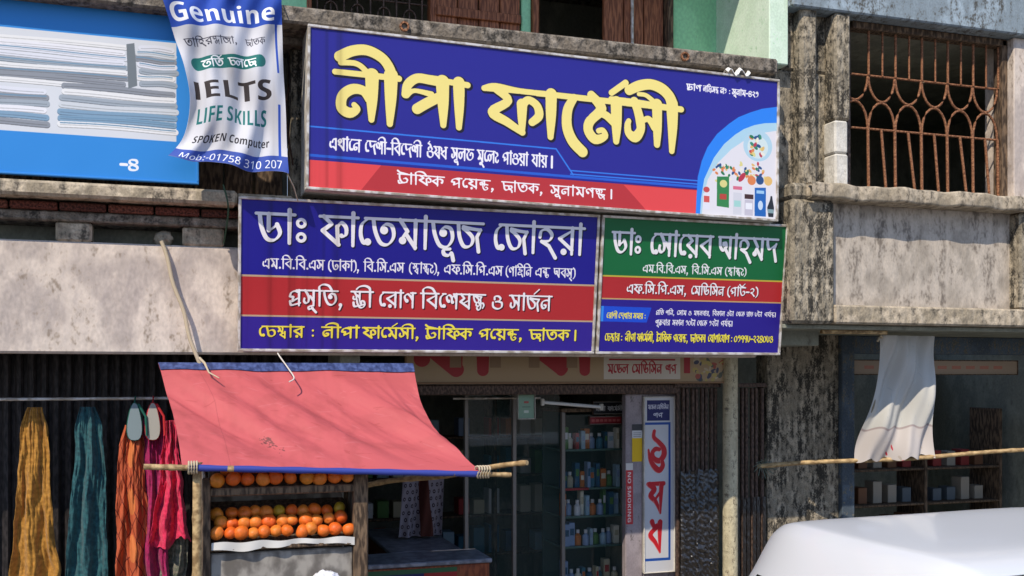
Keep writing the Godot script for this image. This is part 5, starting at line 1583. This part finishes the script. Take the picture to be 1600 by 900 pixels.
func small_things():
	# rope from the wall opening down to the awning
	var p := []
	for i in 15:
		var t := i / 14.0
		p.append(Vector3(lerpf(-0.085, 0.112, t) + 0.006 * sin(t * 14.0), lerpf(3.03, 2.35, t), 0.075 + 0.05 * t))
	var s := Shape.new()
	s.tube(p, 0.011, 7)
	single("rope", "frayed pale rope running down the bare wall to the awning's top", "rope", s.mesh(), m_rope, Vector3.ZERO)
	s = Shape.new()
	p = [Vector3(0.112, 2.37, 0.14), Vector3(0.14, 2.34, 0.17), Vector3(0.16, 2.29, 0.24), Vector3(0.21, 2.26, 0.33)]
	s.tube(p, [0.008, 0.007, 0.005, 0.003], 6)
	single("rope_end", "loose end of pale rope lying on the red awning", "rope", s.mesh(), m_rope, Vector3(0, 0.02, 0.02))
	s = Shape.new()
	p = [Vector3(0.53, 2.41, 0.09), Vector3(0.54, 2.38, 0.16), Vector3(0.58, 2.31, 0.25), Vector3(0.6, 2.26, 0.34), Vector3(0.57, 2.24, 0.37)]
	s.tube(smooth_points(p, 4), 0.004, 6)
	single("string", "thin white string looped over the awning's blue top hem", "string", s.mesh(), mat(Color(0.8, 0.78, 0.74), 0.8), Vector3(0, 0.02, 0.02))
	# lump of cement in the wall opening
	var n := FastNoiseLite.new()
	n.seed = 3
	n.frequency = 2.2
	s = Shape.new()
	s.sheet(20, 14, func(u, v):
		var a: float = u * TAU
		var b: float = v * PI
		var k := 1.0 + 0.4 * n.get_noise_3d(cos(a) * sin(b), cos(b), sin(a) * sin(b))
		return Vector3(0.05 * sin(b) * cos(a), -0.045 * cos(b), 0.05 * sin(b) * sin(a)) * k, 0.001)
	single("cement_lump", "grey lump of cement in the opening above the bare wall", "lump", s.mesh(), m_sill, Vector3(-0.075, 3.05, -0.01))
	# white rag on top of the pharmacy sign
	s = Shape.new()
	s.sheet(24, 8, func(u, v):
		return Vector3(u * 0.16, 0.02 + 0.018 * sin(u * 13.0) + 0.02 * sin(v * PI) + 0.01 * n.get_noise_2d(u * 6.0, v * 4.0), (v - 0.5) * 0.07), 0.003)
	single("white_rag", "small twisted white rag on the top edge of the pharmacy sign", "rag", s.mesh(), mat(Color(0.88, 0.87, 0.85), 0.85), Vector3(3.26, 4.165, 0.32))
	# loose wires by the banner
	for q in [[Vector3(0.235, 3.33, 0.23), Vector3(0.262, 3.2, 0.225), Vector3(0.245, 3.03, 0.08), Color(0.2, 0.3, 0.22), "dark green wire hanging over the lower ledge beside the long doctor's board"], [Vector3(0.6, 4.15, 0.0), Vector3(0.61, 3.9, 0.06), Vector3(0.6, 3.6, 0.0), Color(0.12, 0.11, 0.1), "black wire hanging between the banner and the pharmacy sign"], [Vector3(0.62, 4.0, 0.0), Vector3(0.585, 3.8, 0.05), Vector3(0.63, 3.5, 0.02), Color(0.3, 0.2, 0.15), "thin brown wire hanging between the banner and the pharmacy sign"]]:
		s = Shape.new()
		s.tube(smooth_points([q[0], q[1], q[2]], 6), 0.005, 6)
		single("wire", q[4], "wire", s.mesh(), mat(q[3], 0.6), Vector3.ZERO)


const TITLE = [
	"0.169 0.152 0.030 0.238 0.113 0.029 0.320 0.100 0.029 0.402 0.132 0.028 0.447 0.185 0.028 0.464 0.243 0.031",
	"0.175 0.186 0.014 0.244 0.180 0.015 0.285 0.192 0.015 0.320 0.223 0.016",
	"0.144 0.239 0.015 0.320 0.239 0.016 0.503 0.241 0.017",
	"0.350 0.237 0.038 0.351 0.372 0.031 0.350 0.489 0.016",
	"0.338 0.373 0.026 0.303 0.330 0.026 0.241 0.327 0.028 0.188 0.370 0.028 0.183 0.435 0.028 0.227 0.461 0.028 0.268 0.438 0.019 0.253 0.414 0.015",
	"0.457 0.226 0.039 0.457 0.361 0.032 0.454 0.503 0.017",
	"0.540 0.327 0.021 0.555 0.269 0.026 0.606 0.228 0.026 0.679 0.229 0.027 0.752 0.234 0.029",
	"0.546 0.329 0.019 0.594 0.300 0.012 0.691 0.312 0.017",
	"0.609 0.403 0.029 0.667 0.364 0.029 0.741 0.321 0.027",
	"0.755 0.233 0.039 0.760 0.355 0.032 0.763 0.482 0.017",
	"0.721 0.225 0.016 0.904 0.237 0.017",
	"0.851 0.228 0.034 0.855 0.358 0.029 0.855 0.487 0.017",
	"1.003 0.244 0.016 1.073 0.233 0.025 1.221 0.239 0.016 1.425 0.241 0.017",
	"1.079 0.241 0.025 1.150 0.303 0.024 1.055 0.378 0.028 1.145 0.429 0.025 1.239 0.482 0.019",
	"1.235 0.316 0.032 1.236 0.408 0.025 1.239 0.482 0.015",
	"1.238 0.321 0.025 1.274 0.287 0.022 1.327 0.315 0.024 1.341 0.374 0.026 1.299 0.417 0.022",
	"1.326 0.241 0.017 1.539 0.242 0.017 1.772 0.244 0.017 2.271 0.248 0.018",
	"1.416 0.239 0.035 1.416 0.367 0.031 1.415 0.494 0.018",
	"1.561 0.246 0.023 1.522 0.319 0.029 1.518 0.420 0.031 1.554 0.505 0.033 1.619 0.566 0.032",
	"1.672 0.219 0.026 1.738 0.292 0.032 1.680 0.357 0.026",
	"1.732 0.325 0.019 1.773 0.334 0.024 1.830 0.380 0.024",
	"1.732 0.325 0.021 1.667 0.375 0.029 1.655 0.433 0.029 1.700 0.483 0.029 1.762 0.460 0.021 1.750 0.425 0.016 1.722 0.430 0.016",
	"1.835 0.245 0.036 1.838 0.379 0.032 1.837 0.484 0.019",
	"1.918 0.164 0.029 1.985 0.130 0.032 2.061 0.114 0.032 2.134 0.132 0.034 2.185 0.172 0.034 2.209 0.220 0.037",
	"1.982 0.182 0.012 2.032 0.185 0.013 2.086 0.221 0.016",
	"1.953 0.228 0.026 1.977 0.287 0.027 1.994 0.351 0.029 1.996 0.402 0.027 1.962 0.447 0.032 1.919 0.426 0.024 1.911 0.379 0.020 1.918 0.353 0.016",
	"2.019 0.338 0.016 2.051 0.330 0.019 2.092 0.377 0.025",
	"2.105 0.233 0.034 2.109 0.379 0.029 2.108 0.481 0.020",
	"2.209 0.237 0.040 2.212 0.369 0.032 2.209 0.513 0.018",
	"1.803 0.191 0.018 1.895 0.121 0.019",
	"1.800 0.229 0.016 1.987 0.231 0.014 2.264 0.249 0.015",
]
